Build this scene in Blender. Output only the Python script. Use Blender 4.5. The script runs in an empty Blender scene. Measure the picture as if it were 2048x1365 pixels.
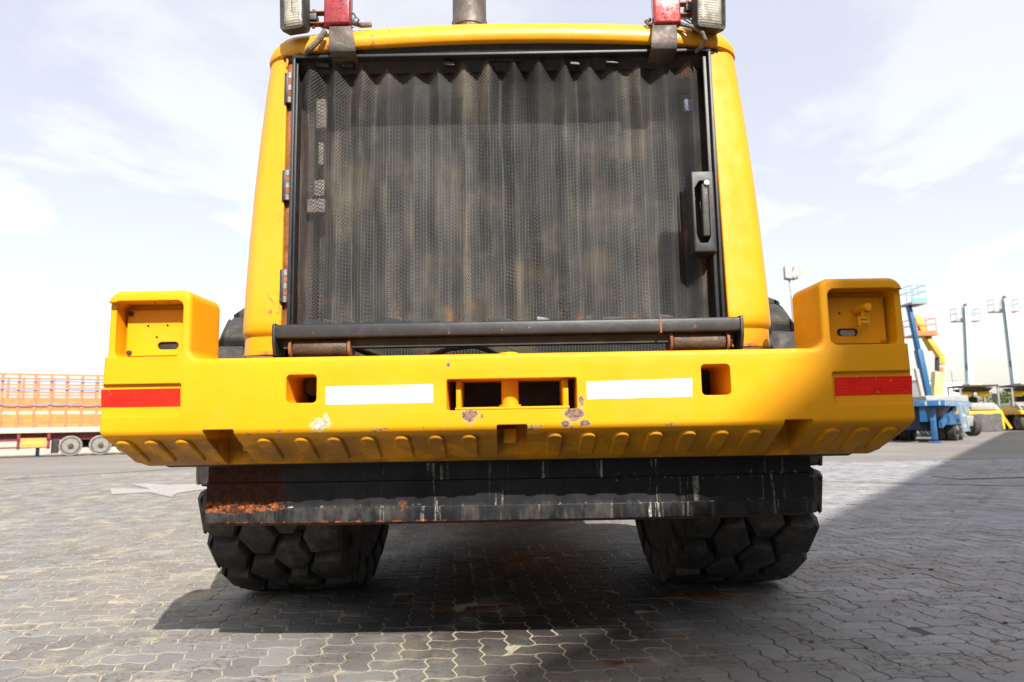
import bpy, bmesh, math, random
import numpy as np
from mathutils import Vector, Matrix
random.seed(7); np.random.seed(7)
R = math.radians
SC = bpy.context.scene
COL = SC.collection

# ------------------------------------------------------------------ camera
CAM_H, PITCH, ROLL, FPX = 0.94, math.atan(165 / 1365.0), R(1.0), 1365.0
cd = bpy.data.cameras.new('camera'); cam = bpy.data.objects.new('camera', cd); COL.objects.link(cam)
cd.sensor_width = 36; cd.lens = 24.0; cd.clip_start = 0.05; cd.clip_end = 6000
cam.matrix_world = (Matrix.Translation((0, 0, CAM_H)) @ Matrix.Rotation(R(90) + PITCH, 4, 'X') @ Matrix.Rotation(-ROLL, 4, 'Z'))
cd.dof.use_dof = True; cd.dof.focus_distance = 2.75; cd.dof.aperture_fstop = 3.6
SC.camera = cam

# ------------------------------------------------------------------ light
SUN_TO = Vector((0.38, -1.17, 1.0)).normalized()      # towards the sun
EL = math.asin(SUN_TO.z); AZ = math.atan2(SUN_TO.x, SUN_TO.y)
sd = bpy.data.lights.new('sun', 'SUN'); sun = bpy.data.objects.new('sun', sd); COL.objects.link(sun)
sd.energy = 3.3; sd.angle = R(0.53); sd.color = (1.0, 0.945, 0.87)
sun.rotation_euler = SUN_TO.to_track_quat('Z', 'Y').to_euler(); sun.location = (8, -25, 22)

W = bpy.data.worlds.new('World'); SC.world = W; W.use_nodes = True
nt = W.node_tree; nt.nodes.clear()
def wn(t, **k):
    n = nt.nodes.new(t)
    for a, b in k.items(): setattr(n, a, b)
    return n
def wl(a, b): nt.links.new(a, b)
wo = wn('ShaderNodeOutputWorld'); bg = wn('ShaderNodeBackground'); bg.inputs[1].default_value = 0.1
sky = wn('ShaderNodeTexSky', sky_type='NISHITA', sun_disc=False, sun_elevation=EL, sun_rotation=AZ)
sky.air_density = 1.0; sky.dust_density = 3.5; sky.ozone_density = 1.2; sky.altitude = 0
tc = wn('ShaderNodeTexCoord'); sp = wn('ShaderNodeSeparateXYZ'); wl(tc.outputs['Generated'], sp.inputs[0])
zz = wn('ShaderNodeMath', operation='ADD'); wl(sp.outputs[2], zz.inputs[0]); zz.inputs[1].default_value = 0.18
zm = wn('ShaderNodeMath', operation='MAXIMUM'); wl(zz.outputs[0], zm.inputs[0]); zm.inputs[1].default_value = 0.05
dx = wn('ShaderNodeMath', operation='DIVIDE'); wl(sp.outputs[0], dx.inputs[0]); wl(zm.outputs[0], dx.inputs[1])
dy = wn('ShaderNodeMath', operation='DIVIDE'); wl(sp.outputs[1], dy.inputs[0]); wl(zm.outputs[0], dy.inputs[1])
cb = wn('ShaderNodeCombineXYZ'); wl(dx.outputs[0], cb.inputs[0]); wl(dy.outputs[0], cb.inputs[1]); cb.inputs[2].default_value = 5.2
cn = wn('ShaderNodeTexNoise'); cn.inputs['Scale'].default_value = 1.35; cn.inputs['Detail'].default_value = 9; cn.inputs['Roughness'].default_value = 0.56
cn.inputs['Distortion'].default_value = 0.35
wl(cb.outputs[0], cn.inputs['Vector'])
cr = wn('ShaderNodeMapRange', interpolation_type='SMOOTHSTEP'); wl(cn.outputs[0], cr.inputs[0])
cr.inputs[1].default_value = 0.43; cr.inputs[2].default_value = 0.57; cr.inputs[3].default_value = 0.04; cr.inputs[4].default_value = 1.0
hz = wn('ShaderNodeMapRange', interpolation_type='SMOOTHSTEP'); wl(sp.outputs[2], hz.inputs[0])
hz.inputs[1].default_value = -0.02; hz.inputs[2].default_value = 0.55; hz.inputs[3].default_value = 0.92; hz.inputs[4].default_value = 0.0
mx = wn('ShaderNodeMath', operation='MAXIMUM'); wl(cr.outputs[0], mx.inputs[0]); wl(hz.outputs[0], mx.inputs[1])
# thin high haze over the Nishita blue, then clouds
veil = wn('ShaderNodeMixRGB'); veil.inputs[0].default_value = 0.86; wl(sky.outputs[0], veil.inputs[1]); veil.inputs[2].default_value = (2.86, 2.92, 3.42, 1)
cm = wn('ShaderNodeMixRGB'); wl(mx.outputs[0], cm.inputs[0]); wl(veil.outputs[0], cm.inputs[1]); 
glow = wn('ShaderNodeMixRGB', blend_type='ADD'); glow.inputs[0].default_value = 0.45; glow.inputs[1].default_value = (2.72, 2.55, 2.22, 1); wl(sky.outputs[0], glow.inputs[2])   # haze and cloud scatter brighter towards the sun
wl(glow.outputs[0], cm.inputs[2])
wl(cm.outputs[0], bg.inputs[0]); wl(bg.outputs[0], wo.inputs[0])

SC.render.engine = 'CYCLES'
SC.view_settings.view_transform = 'Standard'; SC.view_settings.look = 'None'
SC.view_settings.gamma = 1.0; SC.view_settings.use_curve_mapping = False
SC.view_settings.exposure = 1.5
SC.cycles.use_denoising = True
SC.cycles.max_bounces = 8; SC.cycles.transparent_max_bounces = 12

# ------------------------------------------------------------------ photo geometry helpers
CT, ST, CR_, SR_ = math.cos(PITCH), math.sin(PITCH), math.cos(ROLL), math.sin(ROLL)
def ray(px, py):
    u = (px - 1024) / FPX; v = -(py - 682.5) / FPX
    ul = u * CR_ + v * SR_; vl = -u * SR_ + v * CR_
    return ul, CT - vl * ST, ST + vl * CT
def at(px, py, D):
    x, y, z = ray(px, py); k = D / y
    return Vector((x * k, D, CAM_H + z * k))
def gnd(px, py, z0=0.0):
    x, y, z = ray(px, py); k = (z0 - CAM_H) / z
    return Vector((x * k, y * k, z0))
def proj(X, Y, Z):
    Z = Z - CAM_H
    zc = Y * CT + Z * ST; vl = (-Y * ST + Z * CT) / zc; ul = X / zc
    return 1024 + (ul * CR_ - vl * SR_) * FPX, 682.5 - (ul * SR_ + vl * CR_) * FPX

# ------------------------------------------------------------------ material helpers
class MT:
    def __init__(s, name):
        s.m = bpy.data.materials.new(name); s.m.use_nodes = True
        s.t = s.m.node_tree; s.b = s.t.nodes['Principled BSDF']; s.out = s.t.nodes['Material Output']
        s._pos = None
    def node(s, t, **k):
        n = s.t.nodes.new(t)
        for a, b in k.items(): setattr(n, a, b)
        return n
    def set(s, sock, v):
        if isinstance(v, bpy.types.NodeSocket): s.t.links.new(v, sock)
        else:
            if hasattr(sock, 'default_value'):
                if isinstance(v, (tuple, list)) and len(v) == 3 and sock.type == 'RGBA': v = (*v, 1)
                sock.default_value = v
    def pos(s):
        if s._pos is None: s._pos = s.node('ShaderNodeNewGeometry')
        return s._pos.outputs['Position']
    def geo(s, o): s.pos(); return s._pos.outputs[o]
    def xyz(s, i):
        n = s.node('ShaderNodeSeparateXYZ'); s.set(n.inputs[0], s.pos()); return n.outputs[i]
    def math(s, op, a, b=0.0, c=0.0, clamp=False):
        n = s.node('ShaderNodeMath', operation=op, use_clamp=clamp); s.set(n.inputs[0], a); s.set(n.inputs[1], b); s.set(n.inputs[2], c); return n.outputs[0]
    def vmul(s, v, sc):
        n = s.node('ShaderNodeVectorMath', operation='MULTIPLY'); s.set(n.inputs[0], v); s.set(n.inputs[1], sc); return n.outputs[0]
    def dist(s, p, scale=(1, 1, 1)):
        n = s.node('ShaderNodeVectorMath', operation='SUBTRACT'); s.set(n.inputs[0], s.pos()); s.set(n.inputs[1], tuple(p))
        n2 = s.node('ShaderNodeVectorMath', operation='MULTIPLY'); s.set(n2.inputs[0], n.outputs[0]); s.set(n2.inputs[1], scale)
        n3 = s.node('ShaderNodeVectorMath', operation='LENGTH'); s.set(n3.inputs[0], n2.outputs[0]); return n3.outputs['Value']
    def noise(s, scale, detail=4, rough=0.55, vec=None, dist=0.0, stretch=None):
        v = vec if vec is not None else s.pos()
        if stretch: v = s.vmul(v, stretch)
        n = s.node('ShaderNodeTexNoise'); s.set(n.inputs['Vector'], v); n.inputs['Scale'].default_value = scale
        n.inputs['Detail'].default_value = detail; n.inputs['Roughness'].default_value = rough; n.inputs['Distortion'].default_value = dist
        return n.outputs[0]
    def vor(s, scale, vec=None, feature='F1', out='Distance', rnd=1.0):
        n = s.node('ShaderNodeTexVoronoi', feature=feature); s.set(n.inputs['Vector'], vec if vec is not None else s.pos())
        n.inputs['Scale'].default_value = scale; n.inputs['Randomness'].default_value = rnd; return n.outputs[out]
    def rng(s, v, a, b, c=0.0, d=1.0, smooth=True):
        n = s.node('ShaderNodeMapRange', interpolation_type='SMOOTHSTEP' if smooth else 'LINEAR')
        s.set(n.inputs[0], v); n.inputs[1].default_value = a; n.inputs[2].default_value = b; n.inputs[3].default_value = c; n.inputs[4].default_value = d
        return n.outputs[0]
    def mix(s, f, a, b, mode='MIX'):
        n = s.node('ShaderNodeMixRGB', blend_type=mode); s.set(n.inputs[0], f); s.set(n.inputs[1], a); s.set(n.inputs[2], b); return n.outputs[0]
    def bump(s, h, strength=0.2, distance=0.01, normal=None):
        n = s.node('ShaderNodeBump'); s.set(n.inputs['Height'], h); n.inputs['Strength'].default_value = strength; n.inputs['Distance'].default_value = distance
        if normal is not None: s.set(n.inputs['Normal'], normal)
        return n.outputs[0]
    def bevel(s, r):
        n = s.node('ShaderNodeBevel', samples=4); n.inputs['Radius'].default_value = r; return n.outputs[0]
    def fin(s, col, rough=0.5, metal=0.0, normal=None, spec=0.5, coat=None):
        s.set(s.b.inputs['Base Color'], col); s.set(s.b.inputs['Roughness'], rough); s.set(s.b.inputs['Metallic'], metal)
        s.b.inputs['Specular IOR Level'].default_value = spec
        if coat: s.b.inputs['Coat Weight'].default_value = coat; s.b.inputs['Coat Roughness'].default_value = 0.12
        if normal is not None: s.set(s.b.inputs['Normal'], normal)
        return s.m

def simple(name, col, rough=0.5, metal=0.0, var=0.15, dirt=None, dirt_amt=0.3, sc=6.0, bump=0.0, bsc=60, spec=0.5, bevel=0.0, coat=None):
    t = MT(name)
    n = t.noise(sc, 5)
    c = t.mix(t.rng(n, 0.3, 0.7), tuple(x * (1 - var) for x in col), tuple(min(1, x * (1 + var)) for x in col))
    if dirt:
        d = t.rng(t.noise(sc * 2.3, 8, 0.68), 0.46, 0.72, 0, dirt_amt)
        c = t.mix(d, c, dirt)
    nb = t.bevel(bevel) if bevel else None
    if bump: nb = t.bump(t.noise(bsc, 4), bump, 0.01, nb)
    r = t.rng(t.noise(sc * 3, 4), 0.3, 0.7, max(0.05, rough - 0.1), min(1, rough + 0.1))
    return t.fin(c, r, metal, nb, spec, coat)

YEL = (0.68, 0.300, 0.003)
def yellow_paint(name, spots=(), rustmask=None, edge_z=None, gloss=0.0):
    t = MT(name)
    c = t.mix(t.rng(t.noise(2.2, 5), 0.3, 0.7), (YEL[0] * .95, YEL[1] * .93, YEL[2]), (YEL[0] * 1.03, YEL[1] * 1.04, YEL[2] * 1.4))
    # dust film and thin vertical run marks
    dust = t.rng(t.noise(9, 8, 0.7), 0.52, 0.8, 0, 0.10)
    c = t.mix(dust, c, (0.52, 0.36, 0.12))
    run = t.rng(t.noise(26, 5, 0.6, stretch=(1, 1, 0.05)), 0.60, 0.80, 0, 0.14)
    c = t.mix(run, c, (0.42, 0.22, 0.06))
    # fine dark specks
    grime_shade = t.math('MULTIPLY', t.math('MULTIPLY', t.rng(t.noise(6, 7, 0.7, dist=.4), 0.36, 0.58), t.rng(t.xyz(2), 0.915, 0.90, 0, 1)), t.rng(t.xyz(0), -1.0, 1.4, 0.75, 0.30)) if edge_z else 0.0  # dirt patches that also paint shade onto the underside
    c = t.mix(grime_shade, c, (0.20, 0.095, 0.025))
    spk = t.rng(t.noise(150, 2, 0.5), 0.735, 0.77)
    c = t.mix(t.math('MULTIPLY', spk, 0.6), c, (0.10, 0.05, 0.03))
    fade = t.math('MULTIPLY', t.rng(t.noise(3.2, 6, 0.6, dist=.5), 0.50, 0.70), 0.22)
    c = t.mix(fade, c, (0.60, 0.34, 0.045))
    scr = t.math('MULTIPLY', t.rng(t.noise(7, 7, 0.7, stretch=(0.4, 1, 5)), 0.66, 0.70), t.rng(t.noise(4, 3), 0.5, 0.62))
    c = t.mix(t.math('MULTIPLY', scr, 0.4), c, (0.40, 0.20, 0.03))
    rough = t.rng(t.noise(14, 6), 0.3, 0.7, 0.40, 0.58)
    hgt = t.noise(90, 3)
    for (p, r, scl, core, rim, thr) in spots:
        d = t.dist(p, scl)
        nn = t.math('MULTIPLY', t.math('SUBTRACT', t.noise(38, 6, 0.65), 0.5), r * 2.6)
        m = t.rng(t.math('ADD', d, nn), r * 0.90, r * 1.0, 1, 0, False)
        mr = t.rng(t.math('ADD', d, nn), r * 1.12, r * 1.22, 1, 0, False)
        inner = t.mix(t.rng(t.noise(120, 5, 0.7), 0.42, 0.6), core[0], core[1])
        c = t.mix(mr, c, rim); c = t.mix(m, c, inner)
        rough = t.math('MAXIMUM', rough, t.math('MULTIPLY', m, 0.8))
    if edge_z is not None:
        e = t.math('ABSOLUTE', t.math('SUBTRACT', t.xyz(2), edge_z))
        m = t.math('MULTIPLY', t.rng(e, 0.004, 0.011, 1, 0), t.rng(t.noise(11, 7, 0.7), 0.56, 0.60))
        c = t.mix(m, c, t.mix(t.rng(t.noise(90, 4), 0.4, 0.6), (0.40, 0.33, 0.27), (0.12, 0.06, 0.04)))
    if rustmask is not None:
        m = rustmask(t); c = t.mix(m, c, t.mix(t.rng(t.noise(60, 5), 0.4, 0.65), (0.36, 0.14, 0.04), (0.12, 0.045, 0.02)))
        rough = t.math('MAXIMUM', rough, t.math('MULTIPLY', m, 0.85))
    nb = t.bump(hgt, 0.05, 0.004, t.bevel(0.006))
    nb = t.bump(t.noise(5, 3), 0.10, 0.02, nb)
    return t.fin(c, rough if not gloss else t.math('SUBTRACT', rough, 0.08), 0, nb, 0.20 + gloss)

# ------------------------------------------------------------------ mesh helpers
class MB:
    def __init__(s): s.bm = bmesh.new()
    def box(s, x0, x1, y0, y1, z0, z1, M=None):
        c = [(x, y, z) for x in (x0, x1) for y in (y0, y1) for z in (z0, z1)]
        v = [s.bm.verts.new(M @ Vector(p) if M else p) for p in c]
        for f in ((0, 1, 3, 2), (4, 6, 7, 5), (0, 4, 5, 1), (2, 3, 7, 6), (0, 2, 6, 4), (1, 5, 7, 3)): s.bm.faces.new([v[i] for i in f])
        return s
    def rings(s, rings, cap0=True, cap1=True, closed=True):
        vs = [[s.bm.verts.new(p) for p in r] for r in rings]
        n = len(vs[0])
        for a, b in zip(vs, vs[1:]):
            for i in range(n if closed else n - 1):
                j = (i + 1) % n
                s.bm.faces.new((a[i], a[j], b[j], b[i]))
        if cap0: s.bm.faces.new(vs[0][::-1])
        if cap1: s.bm.faces.new(vs[-1])
        return s
    def prism(s, poly, y0, y1):            # poly in (x, z), extruded along y
        return s.rings([[(x, y0, z) for x, z in poly], [(x, y1, z) for x, z in poly]])
    def prismx(s, poly, x0, x1):           # poly in (y, z), extruded along x
        return s.rings([[(x0, y, z) for y, z in poly], [(x1, y, z) for y, z in poly]])
    def prismz(s, poly, z0, z1):
        return s.rings([[(x, y, z0) for x, y in poly], [(x, y, z1) for x, y in poly]])
    def cyl(s, p0, p1, r0, r1=None, n=12):
        p0 = Vector(p0); p1 = Vector(p1); r1 = r0 if r1 is None else r1
        q = (p1 - p0).to_track_quat('Z', 'Y')
        def ring(p, r): return [p + q @ Vector((r * math.cos(2 * math.pi * i / n), r * math.sin(2 * math.pi * i / n), 0)) for i in range(n)]
        return s.rings([ring(p0, r0), ring(p1, r1)])
    def tube(s, pts, r, n=8):
        pts = [Vector(p) for p in pts]; rs = []
        up = Vector((0.13, 0.2, 1)).normalized()
        for i, p in enumerate(pts):
            d = (pts[min(i + 1, len(pts) - 1)] - pts[max(i - 1, 0)]).normalized()
            a = d.cross(up).normalized(); b = d.cross(a).normalized()
            rr = r[i] if isinstance(r, (list, tuple)) else r
            rs.append([p + a * rr * math.cos(2 * math.pi * k / n) + b * rr * math.sin(2 * math.pi * k / n) for k in range(n)])
        return s.rings(rs)
    def bar(s, p0, p1, w, h=None):         # square bar between two points
        h = h or w; p0 = Vector(p0); p1 = Vector(p1); d = (p1 - p0).normalized()
        up = Vector((0, 0, 1)) if abs(d.z) < 0.95 else Vector((0, 1, 0))
        a = d.cross(up).normalized() * w / 2; b = a.cross(d).normalized() * h / 2
        return s.rings([[p + a + b, p + a - b, p - a - b, p - a + b] for p in (p0, p1)])
    def lathe(s, prof, c, axis='X', n=40):  # prof: (axial, radius)
        rs = []
        for a, r in prof:
            ring = []
            for i in range(n):
                t = 2 * math.pi * i / n; u, v = r * math.cos(t), r * math.sin(t)
                ring.append(Vector(c) + (Vector((a, u, v)) if axis == 'X' else Vector((u, a, v)) if axis == 'Y' else Vector((u, v, a))))
            rs.append(ring)
        return s.rings(rs)
    def build(s, name, mat, parent=None, bevel=0, seg=2, smooth=35, org=None, blim=30):
        bm = s.bm
        bmesh.ops.recalc_face_normals(bm, faces=bm.faces)
        if bevel:
            es = [e for e in bm.edges if len(e.link_faces) == 2 and e.calc_face_angle(0) > R(blim)]
            bmesh.ops.bevel(bm, geom=es, offset=bevel, segments=seg, profile=0.5, affect='EDGES', clamp_overlap=True)
        me = bpy.data.meshes.new(name)
        o3 = org if org is not None else root_loc(parent)
        if o3 is not None and o3.length > 0: bmesh.ops.translate(bm, verts=bm.verts, vec=-o3)
        bm.to_mesh(me); bm.free()
        if smooth is not None:
            me.polygons.foreach_set('use_smooth', [True] * len(me.polygons))
            me.set_sharp_from_angle(angle=R(smooth))
        for m in (mat if isinstance(mat, (list, tuple)) else [mat]): me.materials.append(m)
        o = bpy.data.objects.new(name, me); COL.objects.link(o)
        if parent is not None: o.parent = parent
        return o
LOC = {}
def root_loc(p):
    while p is not None and p.parent is not None: p = p.parent
    return Vector(LOC.get(p.name, (0, 0, 0))) if p is not None else None
def empty(name, loc=(0, 0, 0), rz=0.0, local=False):
    o = bpy.data.objects.new(name, None); COL.objects.link(o); o.location = loc; o.rotation_euler = (0, 0, rz); o.empty_display_size = 0.3
    LOC[o.name] = (0, 0, 0) if local else tuple(loc)   # local: children are modelled round the origin
    return o
def tag(o, label=None, cat=None, group=None, kind=None):
    if label: o['label'] = label
    if cat: o['category'] = cat
    if group: o['group'] = group
    if kind: o['kind'] = kind
    return o
def copy_tree(o, parent=None):
    c = o.copy(); COL.objects.link(c)
    if parent is not None: c.parent = parent
    for ch in list(o.children): copy_tree(ch, c)
    return c
def fillet(poly, rad, seg=5, inset=0.0):
    n = len(poly); P = [Vector(p) for p in poly]; Q = []
    area = sum(P[i].x * P[(i + 1) % n].y - P[(i + 1) % n].x * P[i].y for i in range(n)); sg = 1 if area > 0 else -1
    conv = []
    for i in range(n):
        a = (P[i] - P[i - 1]).normalized(); b = (P[(i + 1) % n] - P[i]).normalized()
        na = Vector((-a.y, a.x)) * sg; nb = Vector((-b.y, b.x)) * sg
        m = (na + nb); m = m / max(0.2, m.dot(na)); Q.append(P[i] + m * inset)
        conv.append((a.x * b.y - a.y * b.x) * sg > 0)
    out = []
    for i in range(n):
        r = rad[i] if isinstance(rad, (list, tuple)) else rad
        r = max(0.0015, r - inset) if conv[i] else r + inset
        a = (Q[i - 1] - Q[i]).normalized(); b = (Q[(i + 1) % n] - Q[i]).normalized()
        ang = math.acos(max(-1, min(1, a.dot(b)))); t = r / math.tan(ang / 2)
        cdir = (a + b).normalized(); c = Q[i] + cdir * (r / math.sin(ang / 2))
        v0 = Q[i] + a * t - c; v1 = Q[i] + b * t - c
        a0 = math.atan2(v0.y, v0.x); da = math.atan2(v1.y, v1.x) - a0
        while da > math.pi: da -= 2 * math.pi
        while da < -math.pi: da += 2 * math.pi
        for k in range(seg + 1):
            th = a0 + da * k / seg; out.append((c.x + r * math.cos(th), c.y + r * math.sin(th)))
    return out
def rrect(x0, x1, z0, z1, r, seg=4): return fillet([(x0, z0), (x1, z0), (x1, z1), (x0, z1)], r, seg)
def cut(o, cutters):
    for mb in cutters:
        c = mb.build('cutter', bpy.data.materials[0], None, smooth=None)
        m = o.modifiers.new('b', 'BOOLEAN'); m.operation = 'DIFFERENCE'; m.solver = 'EXACT'; m.object = c
        c.location = -root_loc(o.parent) if o.parent else (0, 0, 0)
        # evaluate in one common frame: temporarily unparent
        p = o.parent; o.parent = None
        bpy.context.view_layer.update()
        me = bpy.data.meshes.new_from_object(o.evaluated_get(bpy.context.evaluated_depsgraph_get()))
        o.modifiers.clear(); old = o.data; o.data = me; o.parent = p
        bpy.data.objects.remove(c, do_unlink=True)
    o.data.polygons.foreach_set('use_smooth', [True] * len(o.data.polygons)); o.data.set_sharp_from_angle(angle=R(35))

# ------------------------------------------------------------------ materials
def m_paver():
    t = MT('concrete_paver')
    oi = t.node('ShaderNodeObjectInfo')
    rnd = t.math('FRACT', t.math('ADD', oi.outputs['Random'], t.geo('Random Per Island')))
    c = t.mix(rnd, (0.136, 0.135, 0.134), (0.214, 0.213, 0.211))
    c = t.mix(t.rng(t.noise(0.55, 4), 0.35, 0.68, 0, 0.6), c, (0.225, 0.200, 0.165))
    c = t.mix(t.math('MULTIPLY', t.rng(t.xyz(0), 0.5, 2.2), t.rng(t.noise(0.9, 5), 0.25, 0.6, 0.5, 0.95)), c, t.mix(rnd, (0.235, 0.240, 0.260), (0.320, 0.325, 0.345)))       # paler blocks towards the right, bluish tint painted in to lift the shade
    c = t.mix(t.rng(t.noise(1.7, 5, 0.6), 0.40, 0.68, 0, 0.45), c, (0.160, 0.142, 0.118))
    c = t.mix(t.math('MULTIPLY', t.rng(t.noise(34, 7, 0.75), 0.46, 0.62), t.rng(t.noise(4.5, 4), 0.42, 0.62)), c, (0.085, 0.075, 0.064))    # mottling
    c = t.mix(t.rng(t.noise(120, 3, 0.7), 0.54, 0.70, 0, 0.5), c, (0.30, 0.285, 0.265))     # aggregate grains
    c = t.mix(t.rng(t.noise(135, 3, 0.7, vec=t.vmul(t.pos(), (1.1, 0.9, 1))), 0.58, 0.68, 0, 0.55), c, (0.06, 0.055, 0.05))
    # tyre scuffs running along the yard and pale drag scratches
    c = t.mix(t.rng(t.noise(1.1, 5, 0.6, stretch=(1.0, 0.12, 1)), 0.56, 0.74, 0, 0.45), c, (0.085, 0.078, 0.072))
    c = t.mix(t.rng(t.noise(9, 6, 0.7, stretch=(0.14, 1, 1)), 0.66, 0.74, 0, 0.5), c, (0.34, 0.31, 0.27))
    # sand film swept out of the joints over the sunny side
    sandy = t.math('MULTIPLY', t.rng(t.noise(3.2, 7, 0.66, dist=0.6), 0.50, 0.64), t.rng(t.xyz(0), -0.6, 0.8, 0.65, 0.05))
    c = t.mix(t.math('MULTIPLY', sandy, t.rng(t.noise(70, 5, 0.7), 0.36, 0.6)), c, (0.40, 0.345, 0.255))
    # oily area below the machine, deepened to paint in its shade, and rust puddles
    oil_shade = t.math('MULTIPLY', t.rng(t.dist((0.05, 4.15, 0), (0.80, 0.62, 1)), 0.45, 1.2, 1, 0), t.rng(t.noise(2.3, 6, 0.65), 0.24, 0.50))
    c = t.mix(t.math('MULTIPLY', oil_shade, 0.92), c, (0.014, 0.012, 0.011))
    for (px, py, r, sc) in ((1235, 1325, .085, (0.8, 2.2, 1)), (1370, 1272, .05, (0.7, 2.4, 1)), (1400, 1190, .15, (.8, 1.1, 1)), (950, 1215, .16, (0.5, 1.7, 1)), (1040, 1120, .2, (1.4, .5, 1))):
        d = t.math('ADD', t.dist(gnd(px, py), sc), t.math('MULTIPLY', t.math('SUBTRACT', t.noise(15, 8, 0.75, stretch=(0.45, 1.4, 1)), 0.5), r * 5.5))
        c = t.mix(t.rng(d, r * 0.55, r * 0.95, 0.85, 0), c, t.mix(t.rng(d, r * -0.2, r * 0.6), (0.022, 0.011, 0.008), (0.20, 0.080, 0.030)))
    nb = t.bump(t.noise(170, 4, 0.65), 0.35, 0.004)
    nb = t.bump(t.noise(24, 4), 0.2, 0.006, nb)
    r = t.math('SUBTRACT', t.rng(t.noise(20, 4), 0.3, 0.7, 0.72, 0.92), t.math('MULTIPLY', oil_shade, 0.25))
    return t.fin(c, r, 0, nb, 0.35)
def m_far_paving():
    t = MT('far_paving')
    c = t.mix(t.rng(t.noise(0.35, 6), 0.35, 0.65), (0.172, 0.160, 0.146), (0.215, 0.200, 0.180))
    c = t.mix(t.rng(t.noise(12, 5, 0.7), 0.4, 0.7, 0, 0.35), c, (0.13, 0.12, 0.11))
    c = t.mix(t.rng(t.noise(0.8, 5, 0.6, stretch=(1, 0.15, 1)), 0.58, 0.74, 0, 0.35), c, (0.10, 0.095, 0.09))
    b = t.node('ShaderNodeTexBrick'); mp = t.node('ShaderNodeMapping'); mp.inputs['Rotation'].default_value = (0, 0, R(-5)); t.set(mp.inputs[0], t.pos())
    t.set(b.inputs['Vector'], mp.outputs[0]); b.inputs['Scale'].default_value = 1; b.inputs['Brick Width'].default_value = 0.225; b.inputs['Row Height'].default_value = 0.1125
    b.inputs['Mortar Size'].default_value = 0.004; b.inputs['Color1'].default_value = (1, 1, 1, 1); b.inputs['Color2'].default_value = (0.93, 0.93, 0.93, 1); b.inputs['Mortar'].default_value = (0.8, 0.78, 0.74, 1)
    c = t.mix(0.5, c, b.outputs[0], 'MULTIPLY')
    return t.fin(c, 0.9, 0, None, 0.3)
def m_sand(name, a, b):
    t = MT(name); c = t.mix(t.rng(t.noise(0.6, 6), 0.3, 0.7), a, b)
    c = t.mix(t.rng(t.noise(60, 6, 0.7), 0.4, 0.7, 0, 0.5), c, tuple(x * 0.62 for x in a))
    return t.fin(c, 0.95, 0, t.bump(t.noise(140, 4), 0.4, 0.004), 0.2)
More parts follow.
